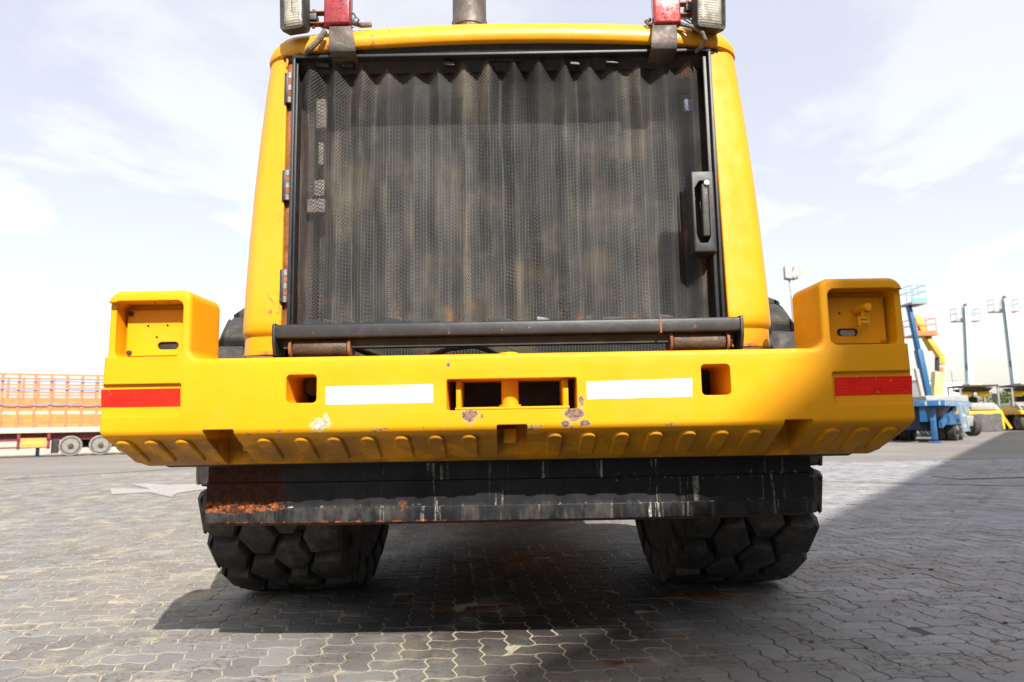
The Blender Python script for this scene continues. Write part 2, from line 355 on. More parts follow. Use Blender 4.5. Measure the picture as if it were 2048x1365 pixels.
def m_black_plate():
    t = MT('black_painted_plate')
    X, Z = t.xyz(0), t.xyz(2)
    c = t.mix(t.rng(t.noise(5, 5), 0.3, 0.7), (0.0045, 0.005, 0.007), (0.012, 0.013, 0.016))
    dust = t.math('MULTIPLY', t.rng(t.noise(18, 7, 0.7, stretch=(1, 1, 0.5)), 0.42, 0.70, 0.05, 0.6), t.math('MULTIPLY', t.rng(Z, 0.635, 0.66, 1, 0.22), t.rng(X, 0.2, 0.9, 1, 0.45)))  # dust thinned above the lip and rightwards, painting in the shade there
    c = t.mix(dust, c, (0.070, 0.067, 0.063))
    # rust: heavy towards the left end and along the bottom hem
    left = t.rng(X, -0.98, -0.62, 1, 0)
    nz = t.noise(7, 8, 0.7)
    top = t.rng(Z, 0.60, 0.64)
    m1 = t.math('MULTIPLY', t.rng(t.math('ADD', X, t.math('MULTIPLY', t.math('SUBTRACT', nz, .5), .42)), -0.885, -0.865, 1, 0, False),
                t.rng(t.math('ADD', Z, t.math('MULTIPLY', t.math('SUBTRACT', t.noise(12, 6, 0.6), .5), .06)), 0.628, 0.632, 0, 1, False))
    hem = t.math('MULTIPLY', t.rng(t.math('ADD', Z, t.math('MULTIPLY', t.math('SUBTRACT', t.noise(22, 6, 0.65), .5), .05)), 0.589, 0.594, 1, 0, False),
                 t.rng(t.math('ADD', X, t.math('MULTIPLY', t.math('SUBTRACT', t.noise(4, 3), .5), 1.0)), -0.45, -0.2, 1, 0.0))
    m2 = t.math('MULTIPLY', t.rng(t.noise(10, 8, 0.72), 0.60, 0.66), t.rng(X, -0.9, 0.1, 0.85, 0.12))
    rust = t.math('MAXIMUM', t.math('MAXIMUM', m1, m2), hem)
    rc = t.mix(t.rng(t.noise(45, 6, 0.7), 0.38, 0.60), t.mix(t.rng(Z, 0.652, 0.672), (0.30, 0.085, 0.020), (0.060, 0.020, 0.010)), (0.030, 0.012, 0.007))  # rust painted darker higher up for the counterweight's shade
    c = t.mix(rust, c, rc)
    # white lime drips (vertical) below leaking seams
    dr = t.rng(t.noise(58, 5, 0.6, stretch=(1, 1, 0.07), dist=0.3), 0.56, 0.63)
    place = None
    for x0, w, a_ in ((.515, .040, 1.0), (.335, .030, .7), (-.055, .05, .45), (-.30, .07, .40), (-.49, .012, .5), (.66, .06, .35), (.98, .07, .28), (.10, .03, .4)):
        g = t.rng(t.math('ABSOLUTE', t.math('SUBTRACT', X, x0)), w * .3, w, a_, 0)
        place = g if place is None else t.math('MAXIMUM', place, g)
    fine = t.rng(t.noise(75, 5, 0.75), 0.36, 0.56)
    c = t.mix(t.math('MULTIPLY', t.math('MULTIPLY', dr, place), fine), c, (0.50, 0.47, 0.41))
    wash = t.math('MULTIPLY', t.rng(t.noise(34, 5, 0.6, stretch=(1, 1, 0.12)), 0.52, 0.72), t.rng(Z, 0.66, 0.60, 0, 0.35))
    c = t.mix(wash, c, (0.17, 0.145, 0.11))
    spl = t.rng(t.noise(60, 6, 0.72), 0.60, 0.66)
    seam = t.math('MAXIMUM', t.rng(t.math('ABSOLUTE', t.math('SUBTRACT', Z, 0.643)), 0.002, 0.010, 1, 0), t.math('MULTIPLY', t.rng(t.math('ABSOLUTE', t.math('SUBTRACT', Z, 0.733)), 0.004, 0.03, .8, 0), t.rng(X, 0.2, 0.5)))
    c = t.mix(t.math('MULTIPLY', t.math('MULTIPLY', spl, seam), 0.8), c, (0.48, 0.45, 0.40))
    r = t.math('MAXIMUM', t.rng(t.noise(9, 5), 0.3, 0.7, 0.42, 0.62), t.math('MULTIPLY', rust, 0.9))
    nb = t.bump(t.math('ADD', t.noise(60, 5), t.math('MULTIPLY', rust, -0.9)), 0.35, 0.004, t.bevel(0.003))
    return t.fin(c, r, 0, nb, 0.22)
def m_screen():
    t = MT('perforated_screen')
    X, Z = t.xyz(0), t.xyz(2)
    P = 0.0094
    def lattice(ox, oz):
        a = t.math('SUBTRACT', t.math('FRACT', t.math('ADD', t.math('DIVIDE', X, P), ox)), 0.5)
        b = t.math('SUBTRACT', t.math('FRACT', t.math('ADD', t.math('DIVIDE', Z, P * 1.7320508), oz)), 0.5)
        b = t.math('MULTIPLY', b, 1.7320508)
        return t.math('SQRT', t.math('ADD', t.math('MULTIPLY', a, a), t.math('MULTIPLY', b, b)))
    d = t.math('MINIMUM', lattice(0, 0), lattice(0.5, 0.5))
    hole = t.rng(d, 0.35, 0.42, 1, 0, False)
    c = t.mix(t.rng(t.noise(4, 5), 0.3, 0.7), (0.032, 0.033, 0.035), (0.078, 0.077, 0.075))
    sand = t.math('MULTIPLY', t.rng(t.noise(9.5, 4, 0.55, stretch=(1, 0.2, 0.07)), 0.46, 0.64), t.rng(t.noise(3.0, 5), 0.38, 0.62))
    c = t.mix(t.math('MULTIPLY', sand, 0.70), c, (0.235, 0.205, 0.155))
    c = t.mix(t.rng(t.noise(6, 7, 0.7, stretch=(1, 1, 0.5)), 0.54, 0.66, 0, 0.65), c, (0.040, 0.039, 0.038))
    side = t.math('MAXIMUM', t.rng(X, -0.85, -0.66, 1, 0), t.rng(X, 0.6, 0.8, 0, 0.8))
    low = t.rng(Z, 1.36, 1.50, 0.8, 0)
    rm = t.math('MULTIPLY', t.rng(t.noise(8, 6, 0.7, stretch=(1, 1, 0.7)), 0.56, 0.66), t.math('MAXIMUM', side, low))
    c = t.mix(t.math('MULTIPLY', rm, 0.8), c, (0.30, 0.12, 0.05))
    t.fin(c, 0.6, 0.0, None, 0.25)
    tr = t.node('ShaderNodeBsdfTransparent'); ms = t.node('ShaderNodeMixShader')
    t.set(ms.inputs[0], hole); t.t.links.new(t.b.outputs[0], ms.inputs[1]); t.t.links.new(tr.outputs[0], ms.inputs[2]); t.t.links.new(ms.outputs[0], t.out.inputs[0])
    return t.m
def m_core():
    t = MT('radiator_core')
    X, Z = t.xyz(0), t.xyz(2)
    fx = t.math('ABSOLUTE', t.math('SUBTRACT', t.math('FRACT', t.math('MULTIPLY', X, 75)), 0.5))
    fz = t.math('ABSOLUTE', t.math('SUBTRACT', t.math('FRACT', t.math('MULTIPLY', Z, 190)), 0.5))
    c = t.mix(t.rng(fx, 0.30, 0.45), (0.010, 0.012, 0.012), (0.10, 0.11, 0.105))
    c = t.mix(t.rng(fz, 0.28, 0.46, 0, 0.7), c, (0.012, 0.016, 0.014))
    c = t.mix(t.rng(t.noise(5, 6, 0.6), 0.48, 0.66, 0, 0.55), c, (0.15, 0.115, 0.07))
    return t.fin(c, 0.7, 0.2)
def m_rubber():
    t = MT('tyre_rubber')
    c = t.mix(t.rng(t.noise(9, 6), 0.3, 0.7), (0.018, 0.017, 0.016), (0.036, 0.034, 0.031))
    c = t.mix(t.rng(t.noise(11, 7, 0.7), 0.48, 0.70, 0, 0.5), c, (0.120, 0.104, 0.084))
    return t.fin(c, t.rng(t.noise(20, 4), 0.3, 0.7, 0.6, 0.85), 0, t.bump(t.noise(70, 5, 0.65), 0.4, 0.004), 0.4)
def m_black_rusty(name='black_paint_rusting', amt=0.55):
    t = MT(name)
    c = t.mix(t.rng(t.noise(7, 5), 0.3, 0.7), (0.011, 0.012, 0.015), (0.022, 0.023, 0.027))
    c = t.mix(t.rng(t.noise(24, 6, 0.7), 0.5, 0.72, 0, 0.22), c, (0.085, 0.082, 0.080))
    c = t.mix(t.rng(t.noise(40, 6, 0.7), 0.66, 0.70, 0, 0.5), c, (0.30, 0.29, 0.27))
    ru = t.rng(t.noise(9, 8, 0.72), 0.60, 0.66, 0, amt)
    c = t.mix(ru, c, t.mix(t.rng(t.noise(50, 5), 0.4, 0.6), (0.30, 0.10, 0.03), (0.10, 0.035, 0.015)))
    return t.fin(c, 0.48, 0.0, t.bump(t.noise(50, 5), 0.2, 0.004, t.bevel(0.004)), 0.5)
def m_glass(name, col, rough=0.08):
    t = MT(name); wv = t.math('SINE', t.math('MULTIPLY', t.xyz(2), 620))
    c = t.mix(t.rng(wv, -1, 1, 0, 0.16), col, tuple(x * .55 for x in col))
    c = t.mix(t.rng(t.noise(26, 4), 0.40, 0.62, 0, 0.75), c, tuple(x * .45 for x in col))
    t.fin(c, rough, 0.15, t.bump(t.math('ADD', wv, t.math('MULTIPLY', t.noise(30, 3), 5)), 0.22, 0.003), 0.6, 0.8)
    return t.m
def m_red_lens():
    t = MT('red_reflective_tape')
    c = t.mix(t.rng(t.noise(16, 5), 0.35, 0.65), (0.66, 0.010, 0.003), (0.78, 0.016, 0.004))
    v = t.node('ShaderNodeTexBrick'); t.set(v.inputs['Vector'], t.vmul(t.pos(), (1, 0, 1)))
    hx = t.vor(95, vec=t.vmul(t.pos(), (1, 0, 1)), rnd=0.15)
    c = t.mix(t.rng(hx, 0.25, 0.6, 0, 0.5), c, (0.40, 0.004, 0.002))
    c = t.mix(t.rng(t.noise(9, 6, 0.7), 0.5, 0.75, 0, 0.35), c, (0.45, 0.06, 0.03))
    c = t.mix(t.rng(t.noise(60, 4, 0.6), 0.67, 0.71, 0, 0.8), c, (0.75, 0.45, 0.20))
    t.t.nodes.remove(v)
    return t.fin(c, 0.4, 0, None, 0.25)

bpy.data.materials.new('scratch')
M = {}
M['paver'] = m_paver(); M['far'] = m_far_paving()
def m_joint():
    t = MT('joint_sand')
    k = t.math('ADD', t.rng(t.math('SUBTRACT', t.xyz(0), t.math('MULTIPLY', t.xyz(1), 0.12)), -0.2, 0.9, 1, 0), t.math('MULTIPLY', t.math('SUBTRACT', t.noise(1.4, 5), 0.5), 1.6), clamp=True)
    c = t.mix(t.rng(k, 0.25, 0.75), (0.085, 0.08, 0.075), (0.37, 0.325, 0.25))  # sandy joints on the sunlit left, painted darker on the shaded right
    c = t.mix(t.rng(t.noise(50, 5, 0.7), 0.45, 0.7, 0, 0.6), c, (0.13, 0.105, 0.075))
    return t.fin(c, 0.95, 0, t.bump(t.noise(140, 4), 0.5, 0.004), 0.2)
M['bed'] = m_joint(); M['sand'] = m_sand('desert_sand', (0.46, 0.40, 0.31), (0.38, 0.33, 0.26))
M['plate'] = m_black_plate(); M['screen'] = m_screen(); M['core'] = m_core(); M['rubber'] = m_rubber()
M['blackr'] = m_black_rusty(); M['black'] = m_black_rusty('black_paint', 0.12)
M['rust'] = simple('rusty_steel', (0.20, 0.075, 0.03), 0.85, 0, 0.35, (0.07, 0.03, 0.018), 0.7, 14, 0.4, 70)
M['brown'] = simple('rusty_brown_steel', (0.050, 0.032, 0.019), 0.62, 0, 0.35, (0.16, 0.06, 0.022), 0.5, 16, 0.3, 70)
M['dark'] = simple('greasy_black_steel', (0.012, 0.011, 0.011), 0.6, 0, 0.3, (0.05, 0.035, 0.025), 0.5, 6)
M['rubberblack'] = simple('black_plastic', (0.022, 0.022, 0.023), 0.5, 0, 0.2, (0.10, 0.09, 0.08), 0.4, 12, 0.15, 90)
M['greyplastic'] = simple('grey_worn_plastic', (0.036, 0.034, 0.031), 0.6, 0, 0.3, (0.10, 0.09, 0.07), 0.4, 20, 0.2, 90)
M['steel'] = simple('worn_steel', (0.30, 0.29, 0.28), 0.45, 0.7, 0.2, (0.20, 0.12, 0.07), 0.5, 14)
M['exhaust'] = simple('exhaust_steel', (0.095, 0.085, 0.078), 0.6, 0.4, 0.3, (0.16, 0.08, 0.04), 0.6, 9, 0.3, 60)
M['lens'] = m_glass('lamp_glass', (0.44, 0.41, 0.335))
M['redlamp'] = simple('faded_red_lens', (0.36, 0.012, 0.016), 0.25, 0, 0.15, (0.36, 0.21, 0.20), 0.6, 26, 0, 60, 0.6, 0, 0.5)
M['redlampdull'] = simple('dull_red_lens', (0.24, 0.007, 0.012), 0.3, 0, 0.2, (0.20, 0.05, 0.05), 0.5, 30, 0, 60, 0.6, 0, 0.4)
M['whitetape'] = simple('white_reflective_tape', (0.80, 0.80, 0.79), 0.45, 0, 0.03, (0.5, 0.48, 0.44), 0.12, 20)
M['redtape'] = m_red_lens(); M['lclip'] = simple('dusty_grey_clip', (0.27, 0.24, 0.22), 0.7, 0, .3, (.1, .08, .06), .5, 30)
M['cable'] = simple('dusty_cable_sleeve', (0.15, 0.12, 0.095), 0.8, 0, 0.35, (0.05, 0.04, 0.03), 0.5, 40, 0.4, 120)
cream = ((0.50, 0.44, 0.35), (0.26, 0.21, 0.165)); rusty = ((0.24, 0.155, 0.11), (0.10, 0.065, 0.05))
FY = 2.29
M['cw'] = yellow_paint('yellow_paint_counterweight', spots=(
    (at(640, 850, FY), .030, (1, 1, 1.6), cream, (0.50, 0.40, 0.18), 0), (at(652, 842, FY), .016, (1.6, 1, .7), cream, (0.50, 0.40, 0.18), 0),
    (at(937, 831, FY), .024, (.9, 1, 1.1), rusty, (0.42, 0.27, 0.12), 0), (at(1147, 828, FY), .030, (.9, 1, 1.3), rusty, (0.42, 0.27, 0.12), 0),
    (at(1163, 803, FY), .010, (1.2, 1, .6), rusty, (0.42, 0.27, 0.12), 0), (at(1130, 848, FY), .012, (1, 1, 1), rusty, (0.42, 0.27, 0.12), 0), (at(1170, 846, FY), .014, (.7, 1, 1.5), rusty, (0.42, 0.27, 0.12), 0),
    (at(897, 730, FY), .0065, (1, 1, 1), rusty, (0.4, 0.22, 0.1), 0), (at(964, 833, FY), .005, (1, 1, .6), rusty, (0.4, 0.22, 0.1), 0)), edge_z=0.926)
def hood_rust(t):
    X, Z = t.xyz(0), t.xyz(2)
    a = t.math('MULTIPLY', t.rng(X, -0.955, -0.915, 0, 1), t.rng(X, -0.5, -0.4, 1, 0))
    m = t.math('MULTIPLY', a, t.math('MULTIPLY', t.rng(t.noise(6, 7, 0.7), 0.50, 0.60), t.rng(t.noise(55, 5, 0.7), 0.42, 0.60)))
    b = t.math('MULTIPLY', t.math('MULTIPLY', t.rng(X, -0.99, -0.95), t.rng(X, -0.5, -0.4, 1, 0)), t.math('MULTIPLY', t.rng(t.math('ABSOLUTE', t.math('SUBTRACT', Z, 1.40)), 0.03, 0.09, 1, 0), t.rng(t.noise(48, 4, 0.6), 0.56, 0.62)))
    e = t.math('MULTIPLY', t.rng(Z, 1.232, 1.245, 1, 0), t.rng(t.noise(14, 5), 0.45, 0.55))
    return t.math('MULTIPLY', t.math('MAXIMUM', t.math('MAXIMUM', m, b), e), 0.75)
M['hood'] = yellow_paint('yellow_paint_hood', rustmask=hood_rust, gloss=0.35)
M['yel'] = yellow_paint('yellow_paint_part')

# ------------------------------------------------------------------ ground
def sheet(name, poly, z, mat):
    me = bpy.data.meshes.new(name); me.from_pydata([(x, y, z) for x, y in poly], [], [list(range(len(poly)))]); me.materials.append(mat)
    o = bpy.data.objects.new(name, me); COL.objects.link(o); return tag(o, kind='structure')
ground = sheet('ground', [(-3000, -3000), (3000, -3000), (3000, 3000), (-3000, 3000)], -0.06, M['sand'])
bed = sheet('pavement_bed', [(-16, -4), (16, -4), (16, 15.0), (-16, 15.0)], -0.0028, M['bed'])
TD = Vector((0.843, 0.537, 0)).normalized()
pavement = empty('pavement', (0, 0, 0)); tag(pavement, kind='structure')
me = bpy.data.meshes.new('paving_sheet')
def sheetpart(name, polys, z, mat, parent, kind=None):
    vs, fs = [], []
    for p in polys:
        fs.append(list(range(len(vs), len(vs) + len(p)))); vs += [(x, y, z) for x, y in p]
    me = bpy.data.meshes.new(name); me.from_pydata(vs, [], fs); me.materials.append(mat)
    o = bpy.data.objects.new(name, me); COL.objects.link(o); o.parent = parent
    if kind: o['kind'] = kind
    return o
PY = 14.6
sheetpart('far_paving', [[(-16.2, PY), (16.2, PY), (16.2, 36), (-2, 36), (-16.2, 28.2)], [(16.2, -45), (75, -45), (75, 72), (16.2, 72)],
                         [(-16.2, -45), (-16.2, 28.2), (-50, 6.9), (-50, -45)], [(-2, 36), (16.2, 36), (16.2, 72), (6, 72)], [(-16.2, -45), (16.2, -45), (16.2, -1.0), (-16.2, -1.0)]], -0.003, M['far'], pavement, 'structure')
A = 0.1125; GY = R(5.0)
def paver_outline(w, h, gap):
    prof = [(0, 0), (0.24, 0.085), (0.76, -0.085)]
    pts = []
    for i in range(w): pts += [((i + t) * A, o * A) for t, o in prof]
    for j in range(h): pts += [((w + o) * A, (j + t) * A) for t, o in prof]
    for i in range(w - 1, -1, -1): pts += [((i + 1) * A, h * A)] + [((i + t) * A, (h + o) * A) for t, o in reversed(prof[1:])]
    for j in range(h - 1, -1, -1): pts += [(0, (j + 1) * A)] + [(o * A, (j + t) * A) for t, o in reversed(prof[1:])]
    n = len(pts); out = []
    for i in range(n):
        p = Vector(pts[i]); a = (p - Vector(pts[i - 1])).normalized(); b = (Vector(pts[(i + 1) % n]) - p).normalized()
        na = Vector((-a.y, a.x)); nb = Vector((-b.y, b.x)); m = na + nb; m = m / max(0.4, m.dot(na))
        out.append(p + m * gap)
    return [Vector((q.x - w * A / 2, q.y - h * A / 2)) for q in out]
def paver_data(w, h):
    top = paver_outline(w, h, 0.0062); mid = paver_outline(w, h, 0.0032); n = len(top)
    v = [(p.x, p.y, 0.0) for p in top] + [(p.x, p.y, -0.0022) for p in mid] + [(p.x, p.y, -0.014) for p in mid]
    f = [list(range(n))] + [[n + i, n + (i + 1) % n, (i + 1) % n, i] for i in range(n)] + [[2 * n + i, 2 * n + (i + 1) % n, n + (i + 1) % n, n + i] for i in range(n)]
    return np.array(v), f
PD = {0: paver_data(2, 1), 1: paver_data(1, 2)}
cG, sG = math.cos(GY), math.sin(GY)
cells = []
for j in range(-40, 175):
    for i in range(-170, 190):
        k = (i - j) % 4
        if k == 0: cx, cy, o = (i + 1) * A, (j + .5) * A, 0
        elif k == 3: cx, cy, o = (i + .5) * A, (j + 1) * A, 1
        else: continue
        x = cx * cG - cy * sG; y = cx * sG + cy * cG
        if y < 0.2 or y > 14.9 or abs(x) > 0.92 * y + 1.2: continue
        cells.append((x, y, o))
cells.sort(key=lambda c: c[0] ** 2 + c[1] ** 2)
def inview(x, y):
    if y < 1.9: return False
    a, b = proj(x, y, 0); return -60 < a < 2108 and b < 1400
near, rest = [], []
for c in cells:
    if len(near) < 296 and inview(c[0], c[1]): near.append(c)
    else: rest.append(c)
pm = {}
for o in (0, 1):
    v, f = PD[o]; mm = bpy.data.meshes.new('paver'); mm.from_pydata([tuple(p) for p in v], [], f); mm.materials.append(M['paver']); pm[o] = mm
for (x, y, o) in near:
    ob = bpy.data.objects.new('paver', pm[o]); COL.objects.link(ob); ob.parent = pavement
    ob.location = (x, y, random.uniform(-.0022, .0018)); ob.rotation_euler = (random.gauss(0, .006), random.gauss(0, .006), GY + random.gauss(0, .008))
V, FS, FL, off = [], [], [], 0
for (x, y, o) in rest:
    v, f = PD[o]; th = GY + random.gauss(0, .008); c, s = math.cos(th), math.sin(th)
    w = np.empty_like(v); w[:, 0] = v[:, 0] * c - v[:, 1] * s + x; w[:, 1] = v[:, 0] * s + v[:, 1] * c + y
    w[:, 2] = v[:, 2] + random.uniform(-.0022, .0018) + v[:, 0] * random.gauss(0, .006) + v[:, 1] * random.gauss(0, .006)
    V.append(w)
    far = y > 7.5
    for q in (f if not far else f[:1 + len(v) // 3]): FS.append([a + off for a in q])
    off += len(v)
me = bpy.data.meshes.new('paver_field'); me.from_pydata(np.concatenate(V).tolist(), [], FS); me.materials.append(M['paver'])
pf = bpy.data.objects.new('paver_field', me); COL.objects.link(pf); pf.parent = pavement; pf['kind'] = 'stuff'

# long construction joints and the painted arrow
def strip(name, pts, w, z, mat, kind='structure'):
    pts = [Vector(p) for p in pts]; L, Rr = [], []
    for i, p in enumerate(pts):
        d = (pts[min(i + 1, len(pts) - 1)] - pts[max(i - 1, 0)]); nrm = Vector((-d.y, d.x, 0)).normalized() * w / 2
        L.append((p.x + nrm.x, p.y + nrm.y, z)); Rr.append((p.x - nrm.x, p.y - nrm.y, z))
    n = len(pts); me = bpy.data.meshes.new(name); me.from_pydata(L + Rr, [], [[i, i + 1, n + i + 1, n + i] for i in range(n - 1)]); me.materials.append(mat)
    o = bpy.data.objects.new(name, me); COL.objects.link(o); return tag(o, kind=kind)
M['joint'] = simple('joint_filler', (0.075, 0.065, 0.05), 0.9, 0, 0.3, (0.2, 0.17, 0.12), 0.5, 9)
M['roadpaint'] = simple('worn_white_road_paint', (0.29, 0.28, 0.265), 0.85, 0, 0.08, (0.20, 0.185, 0.17), 0.9, 4)
strip('paving_joint', [gnd(-300, 968), gnd(0, 961), gnd(200, 948), gnd(395, 936), gnd(700, 925)], 0.10, 0.0055, M['joint'])
strip('paving_joint', [gnd(1500, 960.5), gnd(1640, 963), gnd(1850, 969), gnd(2048, 973), gnd(2400, 984)], 0.05, 0.0055, M['joint'])
ar = [gnd(221, 978), gnd(224, 990), gnd(300, 986), gnd(345, 996), gnd(352, 988), gnd(420, 978), gnd(470, 975), gnd(470, 967), gnd(335, 971), gnd(290, 968), gnd(262, 969), gnd(300, 979)]
tag(sheet('road_marking', [(p.x, p.y) for p in ar], 0.008, M['roadpaint']), kind='structure')

# ------------------------------------------------------------------ WHEEL LOADER
LX = -0.02
loader = empty('wheel_loader', (LX, 4.22, 0)); tag(loader, 'big yellow wheel loader seen from behind with black screen door and wide counterweight', 'loader')
# --- counterweight
H0, IT, ZB, ZT, ZTT = 1.365, 1.07, 0.924, 1.176, 1.414
def cw_outline(ins):
    poly = [(LX - H0, ZB), (LX + H0, ZB), (LX + H0 - .008, ZTT), (LX + IT, ZTT), (LX + IT, ZT), (LX - IT, ZT), (LX - IT, ZTT), (LX - H0 + .008, ZTT)]
    return fillet(poly, [.02, .02, .05, .035, .035, .035, .035, .05], 6, ins)
def zbot(Y):
    P = [(2.29, 0), (2.40, -.056), (2.47, -.096), (2.505, -.112), (2.53, -.118), (2.7, -.118)]
    for (a, b), (c, d) in zip(P, P[1:]):
        if Y <= c: return b + (d - b) * max(0, Y - a) / (c - a)
    return P[-1][1]
rings = []
rb = .016
for k in range(5):
    a = R(90 * k / 4); rings.append((FY + rb * (1 - math.sin(a)), rb * (1 - math.cos(a)) if k else rb))
rings = [(FY + rb * (1 - math.sin(R(90 * k / 4))), rb * (1 - math.cos(R(90 - 90 * k / 4)))) for k in range(5)]
rings = [(FY + rb * (1 - math.cos(R(22.5 * k))), rb * (1 - math.sin(R(22.5 * k)))) for k in range(5)]
for Y in (2.36, 2.42, 2.47, 2.50, 2.515): rings.append((Y, 0))
rings += [(2.527, .004), (2.535, .018)]
mb = MB(); rr = []
for Y, ins in rings:
    pull = .048 * max(0, (Y - 2.33) / .2) ** 1.7
    rr.append([(x - (math.copysign(pull, x - LX) if z < .97 and abs(x - LX) > 1.3 else 0), Y, z + (zbot(Y) * (1 if z < 1.0 else 0))) for x, z in cw_outline(ins)])
mb.rings(rr)
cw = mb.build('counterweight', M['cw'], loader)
X = lambda px, D=FY, py=850: at(px, py, D).x
cuts = []
for px0, px1, y0, y1 in ((573, 633, 750, 806), (1401, 1463, 729, 790)):
    p, q = at(px0, y0, FY), at(px1, y1, FY); cuts.append(MB().prism(rrect(p.x, q.x, q.z, p.z, .014), 2.1, 2.7))
p, q = at(893, 759, FY), at(1155, 817, FY); cuts.append(MB().prism(rrect(p.x, q.x, q.z, p.z, .006), 2.1, 2.7))
for a, b, zt in ((405, 467, .937), (1570, 1627, .937)): cuts.append(MB().prism(rrect(X(a), X(b), .5, zt, .004), 2.1, 2.515))
cuts.append(MB().prism(rrect(X(993), X(1055), .5, .937, .006), 2.1, 2.462))
for s in (-1, 1):
    x0, x1 = sorted((LX + s * 1.338, LX + s * 1.095))
    cuts.append(MB().prism(rrect(x0, x1, 1.185, 1.378, .024), 2.1, 2.385))
    x0, x1 = sorted((LX + s * 1.6, LX + s * 1.28)); cuts.append(MB().prism(rrect(x0, x1, 1.1855, 1.374, .02), 2.1, 2.318))
    x0, x1 = sorted((LX + s * 1.6, LX + s * 1.092)); cuts.append(MB().prism(rrect(x0, x1, .984, 1.094, .008), 2.1, FY + .013))
cut(cw, cuts)
# counterweight body behind the face, coloured dark to paint shade into its openings
MB().box(LX - 1.28, LX + 1.28, 2.55, 2.86, .800, 1.166).build('counterweight_body', M['dark'], loader, .02)
# raised ribs on the sloping underside
sl = math.atan2(.118, .235)
def rib(px, w=.058):
    t0 = at(px, 872 - (px - 1015) * .018, 2.335); x = t0.x
    rs = []
    L0, L1 = 0.034, 0.212
    for ins, hgt in ((0.0, -.006), (0.001, .006), (.006, .0115)):
        ring = []
        hw = w / 2 - ins
        for k in range(9): a = math.pi - math.pi * k / 8; ring.append((hw * math.cos(a), L0 + .028 - (.028 - ins) * math.sin(a), hgt))
        for k in range(5): a = -math.pi / 2 * 0 - math.pi * k / 4; ring.append((hw * math.cos(a), L1 - .02 - (.02 - ins) * math.sin(a), hgt))
        rs.append([(x + a, FY + b * math.cos(sl) * 1.0 - c * math.sin(sl) * .9, ZB - b * math.sin(sl) - c * math.cos(sl)) for a, b, c in ring])
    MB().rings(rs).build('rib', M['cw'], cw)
for px in (247, 303, 365, 529, 603, 668, 735, 803, 871, 938, 1110, 1177, 1244, 1311, 1378, 1443, 1508, 1666, 1727, 1780): rib(px)
# lamp plates
def lamp_plate(s):
    x0, x1 = sorted((LX + s * 1.327, LX + s * 1.108)); z0, z1 = 1.196, 1.358; Y = 2.368
    p = MB().prism(rrect(x0, x1, z0, z1, .008), Y, Y + .006).build('lamp_plate', M['yel'], cw)
    cc = []
    if s < 0:
        sx = x0 + .145; sz = z0 + .035; small = ((x0 + .072, z0 + .105), (x0 + .140, z0 + .106), (x0 + .104, z0 + .065))
    else:
        sx = x0 + .085; sz = z0 + .040; small = ((x0 + .062, z0 + .108), (x0 + .012, z0 + .115))
    cc.append(MB().prism(rrect(sx - .037, sx + .037, sz - .0135, sz + .0135, .0134), Y - .02, Y + .012))
    for a, b in small: cc.append(MB().cyl((a, Y - .01, b), (a, Y + .02, b), .0042, n=8))
    cut(p, cc)
    MB().box(x0 + .012, x1 - .012, Y + .0085, Y + .010, z0 + .012, z1 - .012).build('plate_backing', M['dark'], cw)
    if s > 0: MB().prism(rrect(sx - .022, sx + .03, sz - .011, sz + .010, .008), Y + .0065, Y + .0080).build('connector', M['steel'], cw, 0)
    for a in (x0 + .011, x1 - .011):
        for b in (z0 + .012, z1 - .012):
            MB().cyl((a, Y - .007, b), (a, Y + .001, b), .0085, .0095, 10).cyl((a, Y - .0085, b), (a, Y - .0071, b), .004, n=6).build('bolt', M['brown'] if s < 0 else M['yel'], cw)
    if s > 0:
        bx, bz = x0 + .128, z0 + .118
        MB().cyl((bx - .012, Y, bz - .004), (bx, Y - .055, bz), .013, n=14).cyl((bx, Y - .050, bz), (bx + .002, Y - .068, bz), .0145, n=8).build('lock_pin', M['yel'], cw)
        t = MB().prism(fillet([(bx - .028, bz - .064), (bx + .014, bz - .064), (bx + .014, bz - .004), (bx - .010, bz + .006), (bx - .014, bz - .028), (bx - .028, bz - .032)], .004, 2), Y - .050, Y - .044)
        for k in (0, 1): t.box(bx - .018, bx + .004, Y - .054, Y - .050, bz - .056 + k * .016, bz - .050 + k * .016)
        t.build('latch_tab', M['yel'], cw)
lamp_plate(-1); lamp_plate(1)
# drill holes in the roof of the left recess
for k in (0, 1):
    c = at(312 + 28 * k, 610, 2.34); MB().cyl((c.x, 2.335, 1.3775), (c.x, 2.335, 1.3795), .006, n=8).build('drain_hole', M['dark'], cw)
# reflective strips
def strip4(name, mat, c, y, th):
    a = [at(*p, y) for p in c]
    MB().rings([[(p.x, y - th, p.z) for p in a], [(p.x, y + .004, p.z) for p in a]]).build(name, mat, cw, smooth=None)
yr = FY + .013
strip4('red_reflector', M['redtape'], ((203, 780), (361, 777), (361, 813), (203, 815)), yr, .0016)
strip4('red_reflector', M['redtape'], ((1668, 755), (1823, 752), (1824, 788), (1670, 792)), yr, .0016)
strip4('white_reflector', M['whitetape'], ((652, 774), (866, 769), (866, 806), (652, 810)), FY, .0012)
strip4('white_reflector', M['whitetape'], ((1173, 764), (1384, 757), (1384, 794), (1174, 799)), FY, .0012)
